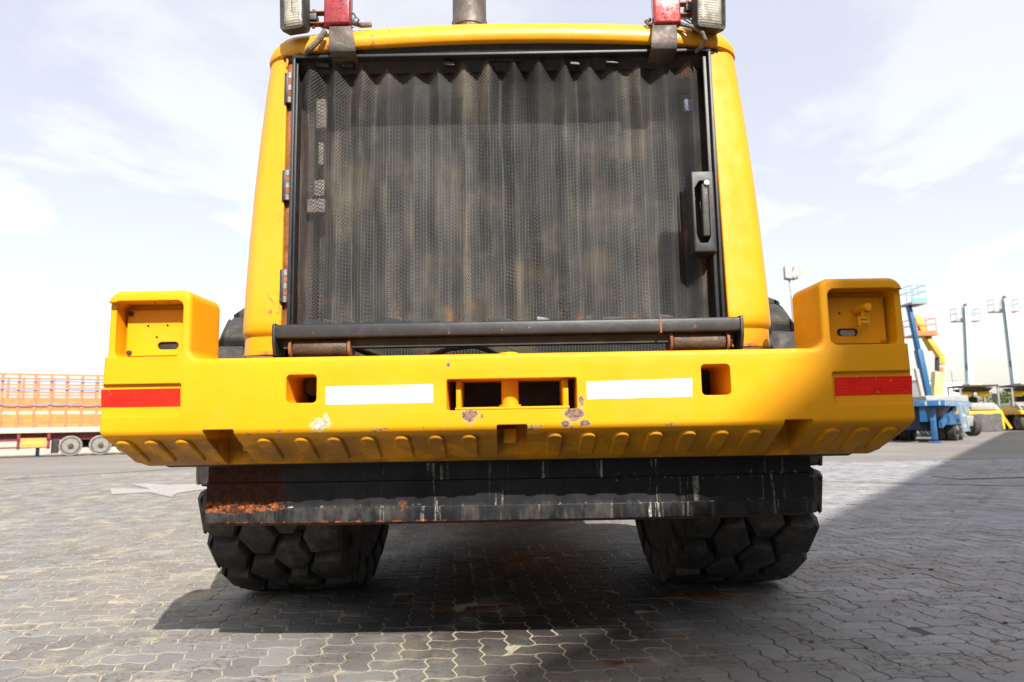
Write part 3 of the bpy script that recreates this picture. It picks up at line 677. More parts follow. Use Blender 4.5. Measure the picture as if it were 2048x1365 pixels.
# towing hitch inside the centre slot
p, q = at(893, 759, FY), at(1155, 817, FY)
h = MB().box(p.x + .026, q.x - .024, 2.315, 2.50, q.z + .0015, q.z + .010)
h.box(p.x + .028, p.x + .045, 2.33, 2.50, q.z + .010, p.z - .002).box(q.x - .045, q.x - .026, 2.33, 2.50, q.z + .010, p.z - .002)
h.build('hitch_plate', M['yel'], cw, .002)
pc = at(1020, 790, 2.39)
MB().cyl((pc.x, 2.39, q.z + .010), (pc.x, 2.39, p.z - .001), .030, n=20).build('hitch_pin', M['yel'], cw)
MB().cyl((pc.x, 2.375, q.z + .010), (pc.x, 2.375, q.z + .018), .038, n=20).build('pin_collar', M['yel'], cw)
MB().cyl((pc.x - .002, 2.40, ZT - .003), (pc.x - .002, 2.40, ZT + .012), .036, .032, 20).build('pin_cap', M['yel'], cw)
MB().box(pc.x - .026, pc.x + .022, 2.41, 2.47, .872, .925).build('pocket_block', M['yel'], cw, .008)
for px in (590, 1415):
    c = at(px + 22, 775, 2.45); MB().cyl((c.x + .03, 2.45, c.z), (c.x + .03, 2.50, c.z), .032, n=16).build('hole_boss', M['brown'], cw)
for px, s in ((475, 1), (1545, -1)):
    c = at(px, 885, 2.40); MB().cyl((X(467) - .012 if s > 0 else X(1570) + .012, 2.43, .885), ((X(467) + .02) if s > 0 else X(1570) - .02, 2.43, .885), .026, n=14).build('pocket_boss', M['cw'], cw)
# --- black belly plate (stack of curved plates)
def bow(x): return 2.575 + .05 * (abs(x - LX) / 1.15) ** 4 + (.028 * max(0, (x - .3) / .85) ** 2)
def curved_plate(name, z0, z1, dy, x0, x1, th=.03, lip=0.0):
    N = 40; rs = []
    for i in range(N + 1):
        x = x0 + (x1 - x0) * i / N; y = bow(x) + dy
        rs.append([(x, y, z1), (x, y, z0 + lip), (x, y + .004, z0), (x, y + th, z0), (x, y + th, z1)])
    return MB().rings(rs).build(name, M['plate'], loader, .0015, 1)
curved_plate('belly_plate', .636, .735, .010, -1.168, 1.146)
curved_plate('belly_plate', .735, .87, .016, -1.166, 1.142)
curved_plate('belly_plate', .586, .642, .002, -1.167, 1.150, .02, .003)
curved_plate('belly_plate', .576, .5855, .030, -1.155, 1.140, .10).data.materials[0] = M['brown']
# --- hood pillars (side panels wrap to the back)
def hood_x(z): t = (z - 1.23) / 1.24; return 1.073 - .030 * t - .060 * t * t
def pillar(s):
    zs = [1.225, 1.235, 1.25, 1.285, 1.298, 1.306, 1.314, 1.325, 1.36, 1.5, 1.7, 1.9, 2.1, 2.3, 2.4, 2.455]
    rs = []
    for z in zs:
        xo = hood_x(z); xi = .886 if s < 0 else .872 - .020 * (z - 1.23) / 1.24
        y0 = 2.650
        if z <= 1.298: y0 = 2.668; xo -= .004
        elif z < 1.32: y0 = 2.668 - .018 * (z - 1.298) / .022
        ring = [(xi, y0 + .035), (xi, y0 + .004), (xi + .004, y0)]
        rad = .085
        ring.append((xo - rad - .02, y0 + .006))
        for k in range(8):
            a = R(90 * k / 7); ring.append((xo - rad + rad * math.sin(a), y0 + .012 + rad * 1.2 * (1 - math.cos(a))))
        ring += [(xo + .01, 3.3), (xo + .01, 5.05), (xo - .03, 5.05), (xo - .03, 3.3), (xo - .03, y0 + .14), (xo - .08, y0 + .045)]
        rs.append([(LX + s * x, y, z) for x, y in ring])
    return MB().rings(rs).build('hood_pillar', M['hood'], loader)
pl = pillar(-1); pr = pillar(1)
# rusted lower returns below the pillars, grey fender edges behind
for s in (-1, 1):
    MB().box(*sorted((LX + s * .90, LX + s * 1.03)), 2.675, 2.80, 1.196, 1.222).build('pillar_foot', M['rust'], loader, .004)
    mb = MB(); x = LX + s * 1.075
    mb.rings([[(x - s * .02 + s * .05 * 0, 2.95, 1.10), (x + s * .035, 2.95, 1.10), (x + s * .035, 4.6, 1.10), (x - s * .02, 4.6, 1.10)],
              [(x - s * .05, 2.95, 1.40), (x - s * .005, 2.95, 1.40), (x - s * .005, 4.6, 1.40), (x - s * .05, 4.6, 1.40)]])
    mb.build('side_skirt', simple('blue_grey_steel', (0.10, 0.11, 0.135), 0.55), loader, .006)
# --- roof panel
def roof():
    N = 44; rs = []
    half = .986
    for i in range(N + 1):
        u = -half + 2 * half * i / N
        u = math.copysign(half * (1 - (1 - abs(u) / half) ** 1.6), u)
        t = max(0, (abs(u) - .845) / (half - .845)); q = math.sqrt(max(0, 1 - min(1, t) ** 2.2)); f = max(.05, q)
        zl = 2.495 - .044 * (u / .96) ** 2
        back = .02 * (abs(u) / .96) ** 3 + .10 * (1 - q)
        ring = [(2.76, zl), (2.632 + back, zl), (2.622 + back, zl + .008 * f), (2.617 + back, zl + .032 * f), (2.622 + back, zl + .060 * f), (2.645 + back, zl + .088 * f),
                (2.70 + back, zl + .106 * f), (2.80 + back, zl + .118 * f), (3.4, zl + .128 * f), (5.05, zl + .13 * f), (5.05, zl)]
        if back > .10: ring[0] = (2.76 + back, zl)
        rs.append([(LX + u, y, z) for y, z in ring])
    return MB().rings(rs).build('roof_panel', M['hood'], loader, smooth=40)
roof()
hp = []
for i in range(21):
    u = -.90 + 1.79 * i / 20; zl = 2.495 - .044 * (u / .96) ** 2
    hp.append([(LX + u, 2.646, 2.40), (LX + u, 2.646, zl - .002), (LX + u, 2.78, zl - .002), (LX + u, 2.78, 2.40)])
hpb = MB().rings([[(x, y + (.05 if z < 2.41 else 0), z) for x, y, z in q] for q in hp]).build('header_shade', M['dark'], loader)  # dark panel put in for the shaded gap below the roof lip
# hood inner bulkhead so no light leaks through
MB().box(LX - .98, LX + .98, 4.95, 5.02, 1.0, 2.5).build('bulkhead', M['dark'], loader)
# --- radiator and engine bay behind the screen
MB().box(LX - .80, LX + .78, 2.86, 3.0, 1.17, 2.40).build('radiator', M['core'], loader)
mb = MB()
for x in (-.86, .84): mb.box(x - .03, x + .03, 2.80, 2.88, 1.2, 2.44)
mb.box(LX - .85, LX + .85, 2.79, 2.85, 2.36, 2.42)
mb.build('radiator_frame', M['brown'], loader)
# pale clips and stickers faintly seen through the screen at its left edge
for (a, b, c, d) in ((633, 198, 652, 256), (637, 285, 646, 330), (614, 398, 650, 425), (628, 360, 648, 392), (1368, 198, 1386, 222)):
    p, q = at(a, b, 2.765), at(c, d, 2.765); MB().box(p.x, q.x, 2.765, 2.79, q.z, p.z).build('radiator_clip', M['lclip'] if a < 1000 else simple('blue_sticker', (.25, .28, .5), .5), loader, .003)
# --- screen door
DX0, DX1, DZ0, DZ1 = -.878, .834, 1.338, 2.452
door = MB()
t = .012
door.box(DX0, DX1, 2.632, 2.725, DZ1 - t, DZ1).box(DX0, DX0 + t, 2.632, 2.725, DZ0, DZ1 - t).box(DX1 - t, DX1, 2.632, 2.725, DZ0, DZ1 - t).box(DX0, DX1, 2.632, 2.725, DZ0 - t, DZ0)
door.box(DX0 + t, DX0 + .019, 2.650, 2.660, DZ0, DZ1 - t).box(DX1 - .030, DX1 - t, 2.650, 2.662, DZ0, DZ1 - t)
dr = door.build('screen_door', M['black'], loader, .002)
# corrugated perforated sheet
N = 16; x0, x1 = DX0 + .015, DX1 - .022; pit = (x1 - x0) / N; rs = []
xs = []
for i in range(N):
    for f_, y in ((0, 0), (.06, .05), (.25, .5), (.44, .95), (.5, 1), (.56, .95), (.75, .5), (.94, .05)): xs.append((x0 + (i + f_ + .10 * (f_ - .5) * math.sin(i * 2.3)) * pit, y))
xs.append((x1, 0))
zs = [DZ0 + .002 + (DZ1 - .016 - DZ0) * k / 14 for k in range(15)]
rows = []
for z in zs:
    row = []
    for i, (x, y) in enumerate(xs):
        wob = .006 * math.sin(x * 9 + z * 5.0) + .004 * math.sin(z * 17 + x * 3) + .0035 * math.sin(x * 31 + z * 11)
        k = min(1, (DZ1 - z) / .1, (z - DZ0) / .12 + .35)
        row.append((x + wob * .6 * k, 2.716 - .056 * y * (0.78 + .3 * math.sin(x * 7 + 1)) + wob * k, z))
    rows.append(row)
sc = MB(); sc.rings(rows, False, False, False)
scr = sc.build('mesh_screen', M['screen'], dr, smooth=32)
# bent clamp tabs along top and bottom of the screen
for px, py, w, hgt in ((645, 126, 26, 14), (694, 126, 24, 14), (898, 124, 22, 12), (1150, 124, 20, 10), (1225, 122, 26, 8), (1010, 116, 70, 8)):
    a = at(px - w / 2, py - hgt / 2, 2.655); b = at(px + w / 2, py + hgt / 2, 2.655)
    MB().rings([[(a.x, 2.66, a.z), (b.x, 2.66, a.z - .012), (b.x, 2.66, b.z), (a.x, 2.66, b.z + .004)], [(a.x, 2.70, a.z), (b.x, 2.70, a.z - .012), (b.x, 2.70, b.z), (a.x, 2.70, b.z + .004)]]).build('clamp_tab', M['black'], dr, .002, 1)
for px, w in ((625, 34), (655, 20), (697, 22), (785, 34), (815, 20), (868, 22), (1000, 46), (1085, 24), (1178, 14), (1225, 44), (1330, 30)):
    a = at(px - w / 2, 634 - (px - 1015) * .012, 2.660); b = at(px + w / 2, 646, 2.660)
    zt = a.z + random.uniform(-.006, .004)
    MB().rings([[(a.x, y, zt), (b.x, y, zt - random.uniform(0, .01)), (b.x + .004, y, DZ0 + .001), (a.x - .002, y, DZ0 + .001)] for y in (2.655, 2.662)]).build('clamp_tab', M['black'], dr, .0015, 1)
# hinges on the left
MB().box(DX0 - .027, DX0 - .006, 2.668, 2.70, 1.32, 2.44).build('hinge_post', M['rust'], loader, .003)
for y0, y1 in ((148, 208), (342, 402), (540, 606)):
    a = at(578, y0, 2.65); b = at(578, y1, 2.65); n = 5; hh = (a.z - b.z) / n
    hg = MB().box(DX0 - .034, DX0 - .018, 2.640, 2.652, b.z, a.z)
    hg.build('hinge_leaf', M['black'], dr, .003)
    for k in range(n):
        z = b.z + k * hh; MB().cyl((DX0 - .012, 2.645, z + .001), (DX0 - .012, 2.645, z + hh - .001), .0085, n=10).build('hinge_knuckle', M['rust'] if k % 2 else M['steel'], dr)
# handle box with pocket and grip
a = at(1380, 340, 2.585); b = at(1438, 505, 2.585)
hb = MB().rings([[(a.x + .004, 2.590, a.z - .004), (b.x - .004, 2.590, a.z - .004), (b.x - .004, 2.590, b.z + .004), (a.x + .004, 2.590, b.z + .004)], [(a.x, 2.66, a.z + .004), (b.x, 2.66, a.z + .004), (b.x, 2.66, b.z - .004), (a.x, 2.66, b.z - .004)]]).build('handle_box', M['black'], dr, .006, 3)
a2 = at(1388, 362, 2.59); b2 = at(1423, 486, 2.59)
cut(hb, [MB().prism(fillet([(a2.x, b2.z + .035), (a2.x + .012, b2.z), (b2.x - .012, b2.z), (b2.x, b2.z + .03), (b2.x, a2.z), (a2.x + .02, a2.z), (a2.x, a2.z - .03)], .006, 3), 2.5, 2.648)])
a = at(1402, 368, 2.585); b = at(1421, 472, 2.585)
MB().rings([[(a.x, y, a.z), (b.x, y, a.z), (b.x + .002, y2, b.z), (a.x + .001, y2, b.z)] for y, y2 in ((2.578, 2.588), (2.600, 2.625))]).build('handle_grip', M['greyplastic'], dr, .006, 3)
c = at(1413, 366, 2.575); MB().cyl((c.x, 2.60, c.z), (c.x, 2.572, c.z), .0105, n=16).cyl((c.x, 2.573, c.z), (c.x, 2.570, c.z), .008, n=12).build('lock_barrel', M['steel'], dr)
# --- step bar with end plates and pivots
BX0, BX1 = -.902, .872
bar = MB().box(BX0, BX1, 2.545, 2.63, 1.272, 1.326).build('step_bar', M['blackr'], loader, .010, 3)
for x in (BX0, BX1 - .012): MB().prismx(fillet([(2.56, 1.205), (2.62, 1.205), (2.66, 1.25), (2.66, 1.33), (2.54, 1.331), (2.54, 1.26)], .012, 3), x, x + .012).build('end_plate', M['blackr'], bar, .002)
MB().box(BX0 + .03, BX1 - .03, 2.585, 2.64, 1.238, 1.270).build('bar_stiffener', M['dark'], bar)
for px0, px1 in ((590, 697), (1345, 1448)):
    a = at(px0, 697, 2.60); b = at(px1, 697, 2.60); z = 1.240
    MB().cyl((a.x, 2.605, z), (b.x, 2.605, z), .036, n=22).build('pivot_sleeve', M['brown'], bar, .003)
    for x in (a.x - .014, b.x + .004): MB().cyl((x, 2.605, z), (x + .010, 2.605, z), .043, n=20).build('pivot_flange', M['rust'], bar)
    MB().box(a.x - .05, b.x + .05, 2.60, 2.72, 1.175, 1.203).build('pivot_bracket', M['rust'], bar, .004)
c = at(1322, 655, 2.545); MB().box(c.x - .004, c.x + .003, 2.5430, 2.60, 1.270, 1.328).build('weld_seam', M['rust'], bar)
for pts in ([(860, 712), (900, 698), (950, 692)], [(940, 690), (975, 700), (1000, 714)], [(690, 690), (730, 705), (760, 716)]):
    MB().tube([at(x, y, 2.80) for x, y in pts], .011, 8).build('hose', M['rubberblack'], loader)
# --- lamps, tail lights, brackets, cables
for s, pb, pl_, prr in ((-1, (657, 53, 702, 95), (558, -32, 614, 58), (646, -45, 701, 48)), (1, (1303, 48, 1353, 90), (1389, -32, 1450, 56), (1309, -45, 1359, 46))):
    # bracket: strap bent over the roof edge
    a = at(pb[0] + 2, pb[1], 2.60); b = at(pb[2], pb[1], 2.60); c = at(pb[0], pb[3], 2.59); d = at(pb[2] + (8 if s < 0 else 2), pb[3], 2.59)
    br = MB().rings([[(a.x, 2.655, a.z + .030), (b.x, 2.655, b.z + .030), (b.x, 2.661, b.z + .030), (a.x, 2.661, a.z + .030)],
                     [(a.x, 2.598, a.z), (b.x, 2.598, b.z), (b.x, 2.606, b.z), (a.x, 2.606, a.z)],
                     [(c.x, 2.588, c.z + .016), (d.x, 2.588, d.z + .016), (d.x, 2.596, d.z + .016), (c.x, 2.596, c.z + .016)],
                     [(c.x, 2.598, c.z - .012), (d.x, 2.598, d.z - .012), (d.x, 2.605, d.z - .012), (c.x, 2.605, c.z - .012)],
                     [(c.x, 2.70, c.z - .03), (d.x, 2.70, d.z - .03), (d.x, 2.705, d.z - .025), (c.x, 2.705, c.z - .025)]]).build('lamp_bracket', M['exhaust'], loader, .0015, 1)
    a = at(prr[0], prr[3], 2.585); b = at(prr[2], prr[1], 2.585); w = b.x - a.x
    tail = MB().box(a.x + .006, b.x - .006, 2.625, 2.66, a.z + .004, b.z).build('tail_light', M['blackr'], loader, .006)
    MB().rings([[(a.x + i, y, a.z + i), (b.x - i, y, a.z + i), (b.x - i, y, b.z - i), (a.x + i, y, b.z - i)] for y, i in ((2.585, .006), (2.592, .001), (2.628, 0))]).build('tail_lens', M['redlampdull'] if s < 0 else M['redlamp'], tail, .003, 2)
    if s < 0:
        for k in range(8):
            th = 2 * math.pi * k / 8; cx, cz = (a.x + b.x) / 2, at(672, 8, 2.585).z
            MB().cyl((cx + .022 * math.cos(th), 2.5835, cz + .022 * math.sin(th)), (cx + .022 * math.cos(th), 2.586, cz + .022 * math.sin(th)), .0055, n=8).build('led_dot', M['redlampdull'], tail)
    # square work lamp
    a = at(pl_[0], pl_[3], 2.56); b = at(pl_[2], pl_[1], 2.56); cx, cz = (a.x + b.x) / 2, (a.z + b.z) / 2; hw, hh = (b.x - a.x) / 2 * .94, (b.z - a.z) / 2 * .96
    yaw = Matrix.Translation((cx, 2.585, cz)) @ Matrix.Rotation(R(13 * s), 4, 'Z') @ Matrix.Rotation(R(4), 4, 'X')
    prof = [(-.028, .93), (-.028, 1.0), (-.012, 1.03), (.004, 1.0), (.030, .95), (.055, .72), (.062, .55)]
    rs = []
    for y, k in prof: rs.append([yaw @ Vector((x, y, z)) for x, z in fillet([(-hw * k, -hh * k), (hw * k, -hh * k), (hw * k, hh * k), (-hw * k, hh * k)], .014 * k, 4)])
    lamp = MB().rings(rs, False, True).build('work_lamp', M['greyplastic'], loader)
    rs = [[yaw @ Vector((x, y, z)) for x, z in fillet([(-hw * k, -hh * k), (hw * k, -hh * k), (hw * k, hh * k), (-hw * k, hh * k)], .010, 4)] for y, k in ((-.0285, .95), (-.012, .80), (-.012, .7))]
    MB().rings(rs, False, False).build('lamp_bezel', M['rubberblack'], lamp)
    rs = [[yaw @ Vector((x, y, z)) for x, z in fillet([(-hw * k, -hh * k), (hw * k, -hh * k), (hw * k, hh * k), (-hw * k, hh * k)], .012, 4)] for y, k in ((-.010, .84), (-.017, .79), (-.023, .5), (-.024, .2))]
    MB().rings(rs, True, True).build('lamp_lens', M['lens'], lamp, smooth=60)
    # clevis between lamp and tail light
    xm = (cx - s * hw * .5); xe = (at(prr[2] if s > 0 else prr[0], 20, 2.6).x)
    z1 = at(1024, 18, 2.62).z + (.0 if s < 0 else .012); z2 = at(1024, 40, 2.62).z + (.0 if s < 0 else .012)
    k = MB()
    for z in (z1, z2): k.box(*sorted((xm, xe)), 2.615, 2.645, z - .003, z + .003)
    k.cyl((.55 * xm + .45 * xe, 2.63, z2 - .016), (.55 * xm + .45 * xe, 2.63, z1 + .016), .007, n=8)
    k.build('lamp_clevis', M['rust'], lamp, .001, 1)
    zq = (z1 + z2) / 2; MB().box(*sorted((xm, .35 * xm + .65 * xe)), 2.608, 2.652, zq - .016, zq + .016).build('lamp_stay', M['rubberblack'], lamp, .004)
MB().tube([at(650, 62, 2.595), at(640, 78, 2.592), at(622, 96, 2.60), at(611, 108, 2.64)], [.011, .012, .013, .012], 8).build('cable', M['cable'], loader)
MB().tube([at(742, 50, 2.66), at(722, 51, 2.64), at(706, 46, 2.64), at(700, 40, 2.65)], .011, 8).build('cable', M['cable'], loader)
MB().tube([at(1353, 47, 2.62), at(1385, 54, 2.585), at(1405, 66, 2.575), at(1410, 80, 2.58), at(1404, 94, 2.60), at(1392, 104, 2.64)], .0085, 8).build('cable', M['cable'], loader)
MB().tube([at(1309, 48, 2.62), at(1297, 50, 2.62), at(1292, 44, 2.63), at(1300, 40, 2.64)], .008, 8).build('cable', M['cable'], loader)
for pts in ([(703, 44), (712, 34), (718, 40), (710, 52)], [(704, 50), (715, 46), (722, 52)], [(637, 50), (645, 56), (655, 57)], [(701, 28), (708, 28), (712, 36)]):
    MB().tube([at(x, y, 2.63) for x, y in pts], .0035, 6).build('wire', M['rubberblack'], loader)
for px in (1352, 1362): MB().tube([at(px, 36, 2.61), at(px + 14, 38, 2.60), at(px + 28, 47, 2.60), at(px + 40, 52, 2.60)], .003, 6).build('wire', M['rubberblack'], loader)
# paint wear mark and seam seal on the roof come from the paint; exhaust stack
e = at(939, 40, 3.35); ex = MB().lathe([(2.45, .088), (2.98, .088), (2.985, .094), (3.02, .094), (3.03, .088), (3.45, .088), (3.45, .078), (3.2, .078)], (e.x, 3.35, 0), 'Z', 28).build('exhaust_stack', M['exhaust'], loader)
# --- underbody, axles, front frame, cab, bucket (mostly hidden by the rear)
MB().box(LX - .46, LX + .46, 2.62, 6.0, .62, 1.16).box(LX - .33, LX + .33, 2.9, 5.4, .585, .62).build('rear_frame', M['dark'], loader, .02)
MB().cyl((LX - 1.0, 4.22, .86), (LX + 1.0, 4.22, .86), .17, n=20).lathe([(-.28, .1), (-.24, .28), (.24, .28), (.28, .1)], (LX, 4.22, .86), 'X', 24).build('rear_axle', M['dark'], loader)
MB().cyl((LX - 1.0, 7.55, .86), (LX + 1.0, 7.55, .86), .17, n=20).build('front_axle', M['dark'], loader)
MB().box(LX - .55, LX + .55, 6.05, 8.3, .7, 1.5).build('front_frame', M['yel'], loader, .03)
MB().box(LX - .78, LX + .78, 2.75, 3.35, .62, 1.0).box(LX - .74, LX + .74, 5.1, 6.4, .62, 1.2).build('belly_block', M['dark'], loader, .03)  # hidden bulk added to block light under the machine
MB().box(LX - .95, LX + .95, 2.95, 5.0, 1.165, 1.23).build('engine_deck', M['dark'], loader)
for s in (-1, 1):
    MB().prismx([(3.75, 1.74), (3.85, 1.80), (4.9, 1.80), (5.0, 1.74), (5.0, 1.72), (3.75, 1.72)], *sorted((LX + s * 1.06, LX + s * 1.34))).build('rear_fender', M['black'], loader, .01)
    arm = MB(); arm.prismx([(7.0, 1.6), (7.3, 1.9), (8.6, 1.25), (9.3, .55), (9.1, .4), (8.3, .95)], *sorted((LX + s * .42, LX + s * .52))); arm.build('lift_arm', M['yel'], loader, .01)
cab = MB().box(LX - .78, LX + .78, 5.1, 6.6, 1.45, 1.75).build('cab', M['yel'], loader, .03)
for x in (-.74, .74):
    for y in (5.16, 6.54): MB().box(LX + x - .045, LX + x + .045, y - .05, y + .05, 1.74, 3.05).build('cab_post', M['black'], cab, .01)
MB().box(LX - .82, LX + .82, 5.02, 6.68, 3.05, 3.18).build('cab_roof', M['yel'], cab, .04)
for (x0, x1, y0, y1) in ((-.69, .69, 5.15, 5.16), (-.69, .69, 6.54, 6.55), (-.745, -.735, 5.22, 6.48), (.735, .745, 5.22, 6.48)):
    MB().box(LX + x0, LX + x1, y0, y1, 1.76, 3.04).build('cab_window', simple('cab_glass', (0.03, 0.035, 0.04), 0.06), cab)
MB().prismx([(9.0, .06), (10.1, .03), (10.15, .08), (9.35, .22), (9.12, .6), (9.25, 1.15), (9.45, 1.3), (9.38, 1.36), (9.1, 1.22), (8.92, .62)], LX - 1.5, LX + 1.5).build('bucket', M['yel'], loader, .01)
# --- wheels
def hexblock(kind):
    bm = MB(); r0, r1 = -.075, 0.0
    if kind == 'mid': base = [(-.098, 0), (-.052, -.102), (.048, -.108), (.098, -.01), (.050, .100), (-.046, .108)]
    else: base = [(-.100, 0.0), (-.058, -.104), (.085, -.100), (.115, -.060), (.115, .060), (.085, .104), (-.050, .108)]
    base = [(x + random.gauss(0, .007), y + random.gauss(0, .007)) for x, y in base]
    def ringz(k, h, dx=0): return [(x * k + dx, y * k, h - y * y * k * k / 1.7 - (max(0, x - .06) * (.25 if kind != 'mid' else 0))) for x, y in base]
    wr = random.uniform(-.006, 0)
    rs = [ringz(1.10, r0), ringz(1.03, -.022 + wr), ringz(.985, -.010 + wr), ringz(.92, -.003 + wr), ringz(.80, wr)]
    bm.rings(rs)
    if kind != 'mid':
        # shoulder wraps down the sidewall
        bm.rings([[(.10, -.10, -.02), (.118, -.098, -.03), (.118, .098, -.03), (.10, .10, -.02)], [(.10, -.10, -.10), (.136, -.092, -.10), (.136, .092, -.10), (.10, .10, -.10)], [(.08, -.085, -.19), (.128, -.075, -.18), (.128, .075, -.18), (.08, .085, -.19)]])
    m = bm
    bmesh.ops.recalc_face_normals(bm.bm, faces=bm.bm.faces)
    me = bpy.data.meshes.new('tread_block'); bm.bm.to_mesh(me); bm.bm.free()
    me.polygons.foreach_set('use_smooth', [True] * len(me.polygons)); me.set_sharp_from_angle(angle=R(28)); me.materials.append(M['rubber'])
    return me
HB = {'mid': [hexblock('mid') for _ in range(5)], 'sh': [hexblock('sh') for _ in range(5)]}
def wheel(xc, yc, s, blocks):
    TR = .862
    prof = [(-.29, .36), (-.335, .42), (-.365, .56), (-.372, .66), (-.355, .735), (-.325, .768), (-.2, .778), (0, .78), (.2, .778), (.325, .768), (.355, .735), (.372, .66), (.365, .56), (.335, .42), (.29, .36)]
    prof = [(a * .91, b) for a, b in prof]
    w = MB().lathe(prof, (xc, yc, .855), 'X', 56).build('wheel', M['rubber'], loader)
    MB().lathe([(-.285, .355), (-.30, .37), (-.30, .39), (-.26, .385), (-.2, .33), (.05 * s, .31), (.10 * s, .16), (.16 * s, .15), (.16 * s, .02)] if s > 0 else
               [(.285, .355), (.30, .37), (.30, .39), (.26, .385), (.2, .33), (-.05, .31), (-.10, .16), (-.16, .15), (-.16, .02)], (xc, yc, .855), 'X', 40).build('rim', M['yel'], w)
    MB().lathe([(-.30, .39), (-.29, .36), (-.1, .34), (.1, .34), (.29, .36), (.30, .39)], (xc, yc, .855), 'X', 36).build('rim_ring', M['yel'], w)
    NB = 20
    mats = []
    for ci, (cx, kind, ph) in enumerate(((-.236, 'sh', .5), (-.079, 'mid', 0), (.079, 'mid', .5), (.236, 'sh', 0))):
        for k in range(NB):
            th = 2 * math.pi * (k + ph + .15 * s) / NB
            Mx = Matrix.Translation((xc - LX + cx, yc - 4.22, .855)) @ Matrix.Rotation(th, 4, 'X') @ Matrix.Translation((0, 0, TR)) @ Matrix.Rotation(R(180) if ci < 2 else 0, 4, 'Z')
            mats.append((kind, Mx))
    if blocks:
        for kind, Mx in mats:
            o = bpy.data.objects.new('tread_block', random.choice(HB[kind])); COL.objects.link(o); o.parent = w
            o.matrix_local = Mx @ Matrix.Rotation(random.gauss(0, .05), 4, 'Z') @ Matrix.Diagonal((random.uniform(.88, .94), random.uniform(.93, 1.02), 1, 1))
    else:
        V, F = [], []
        for kind, Mx in mats:
            me = HB[kind][0]; o = len(V); V += [tuple(Mx @ v.co) for v in me.vertices]; F += [[o + i for i in p.vertices] for p in me.polygons]
        me = bpy.data.meshes.new('tread'); me.from_pydata(V, [], F); me.materials.append(M['rubber'])
        o = bpy.data.objects.new('tread', me); COL.objects.link(o); o.parent = w; o['kind'] = 'stuff'
for s in (-1, 1):
    wheel(LX + s * 1.195, 4.22, s, True)
    wheel(LX + s * 1.195, 7.55, s, False)

# ------------------------------------------------------------------ BACKGROUND
M['orange'] = simple('faded_orange_paint', (0.40, 0.150, 0.055), 0.6, 0, 0.12, (0.45, 0.27, 0.15), 0.5, 4)
M['orange2'] = simple('orange_panel_paint', (0.44, 0.175, 0.034), 0.6, 0, 0.12, (0.48, 0.30, 0.15), 0.4, 3)
M['creamw'] = simple('cream_paint', (0.46, 0.41, 0.31), 0.6, 0, 0.06, (0.4, 0.3, 0.2), 0.3, 5)
M['maroon'] = simple('maroon_paint', (0.13, 0.010, 0.022), 0.55, 0, 0.2, (0.25, 0.16, 0.12), 0.3, 6)
M['rope'] = simple('blue_rope', (0.14, 0.20, 0.48), 0.7)
M['marker'] = simple('marker_board_orange', (0.72, 0.24, 0.06), 0.5, 0, .05)
M['markery'] = simple('marker_board_yellow', (0.80, 0.50, 0.03), 0.5, 0, .05)
M['tyre2'] = simple('small_tyre_rubber', (0.035, 0.033, 0.031), 0.8, 0, .25, (0.14, 0.12, 0.10), .5, 8)
M['tyrew'] = simple('dusty_tyre_wall', (0.170, 0.162, 0.150), 0.85, 0, .2, (0.34, 0.31, 0.27), .5, 8)
M['rim2'] = simple('dusty_rim', (0.20, 0.185, 0.15), 0.7, 0.0, .2, (0.2, .17, .12), .5, 12)
M['blue'] = simple('blue_paint', (0.012, 0.092, 0.230), 0.5, 0, .15, (0.25, 0.28, 0.30), .35, 4)
M['bluedark'] = simple('deep_blue_paint', (0.003, 0.080, 0.200), 0.5, 0, .12)
M['paleblue'] = simple('pale_blue_paint', (0.33, 0.43, 0.48), 0.5, 0, .08, (0.45, 0.45, 0.42), .3, 3)
M['aqua'] = simple('aqua_paint', (0.13, 0.33, 0.42), 0.5, 0, .08)
M['tan'] = simple('tan_hydraulic_steel', (0.50, 0.42, 0.31), 0.5, 0, .12)
M['liftorange'] = simple('lift_orange', (0.48, 0.16, 0.06), 0.5, 0, .1)
M['liftyel'] = simple('lift_yellow', (0.48, 0.29, 0.03), 0.5, 0, .1, (0.4, 0.33, 0.15), .4, 5)
M['paleyel'] = simple('pale_yellow_paint', (0.50, 0.40, 0.17), 0.6, 0, .1)
M['grey'] = simple('grey_paint', (0.24, 0.24, 0.24), 0.6, 0, .15)
M['lgrey'] = simple('light_grey_paint', (0.31, 0.30, 0.285), 0.6, 0, .1, (0.35, .3, .25), .3, 4)
M['white'] = simple('white_paint', (0.74, 0.73, 0.70), 0.6, 0, .05, (0.5, .45, .38), .3, 3)
M['ry'] = simple('roller_yellow', (0.68, 0.42, 0.01), 0.5, 0, .1, (0.5, .38, .2), .4, 4)
M['tarp'] = simple('black_tarpaulin', (0.035, 0.034, 0.033), 0.55, 0, .3, (0.12, .11, .10), .5, 4)

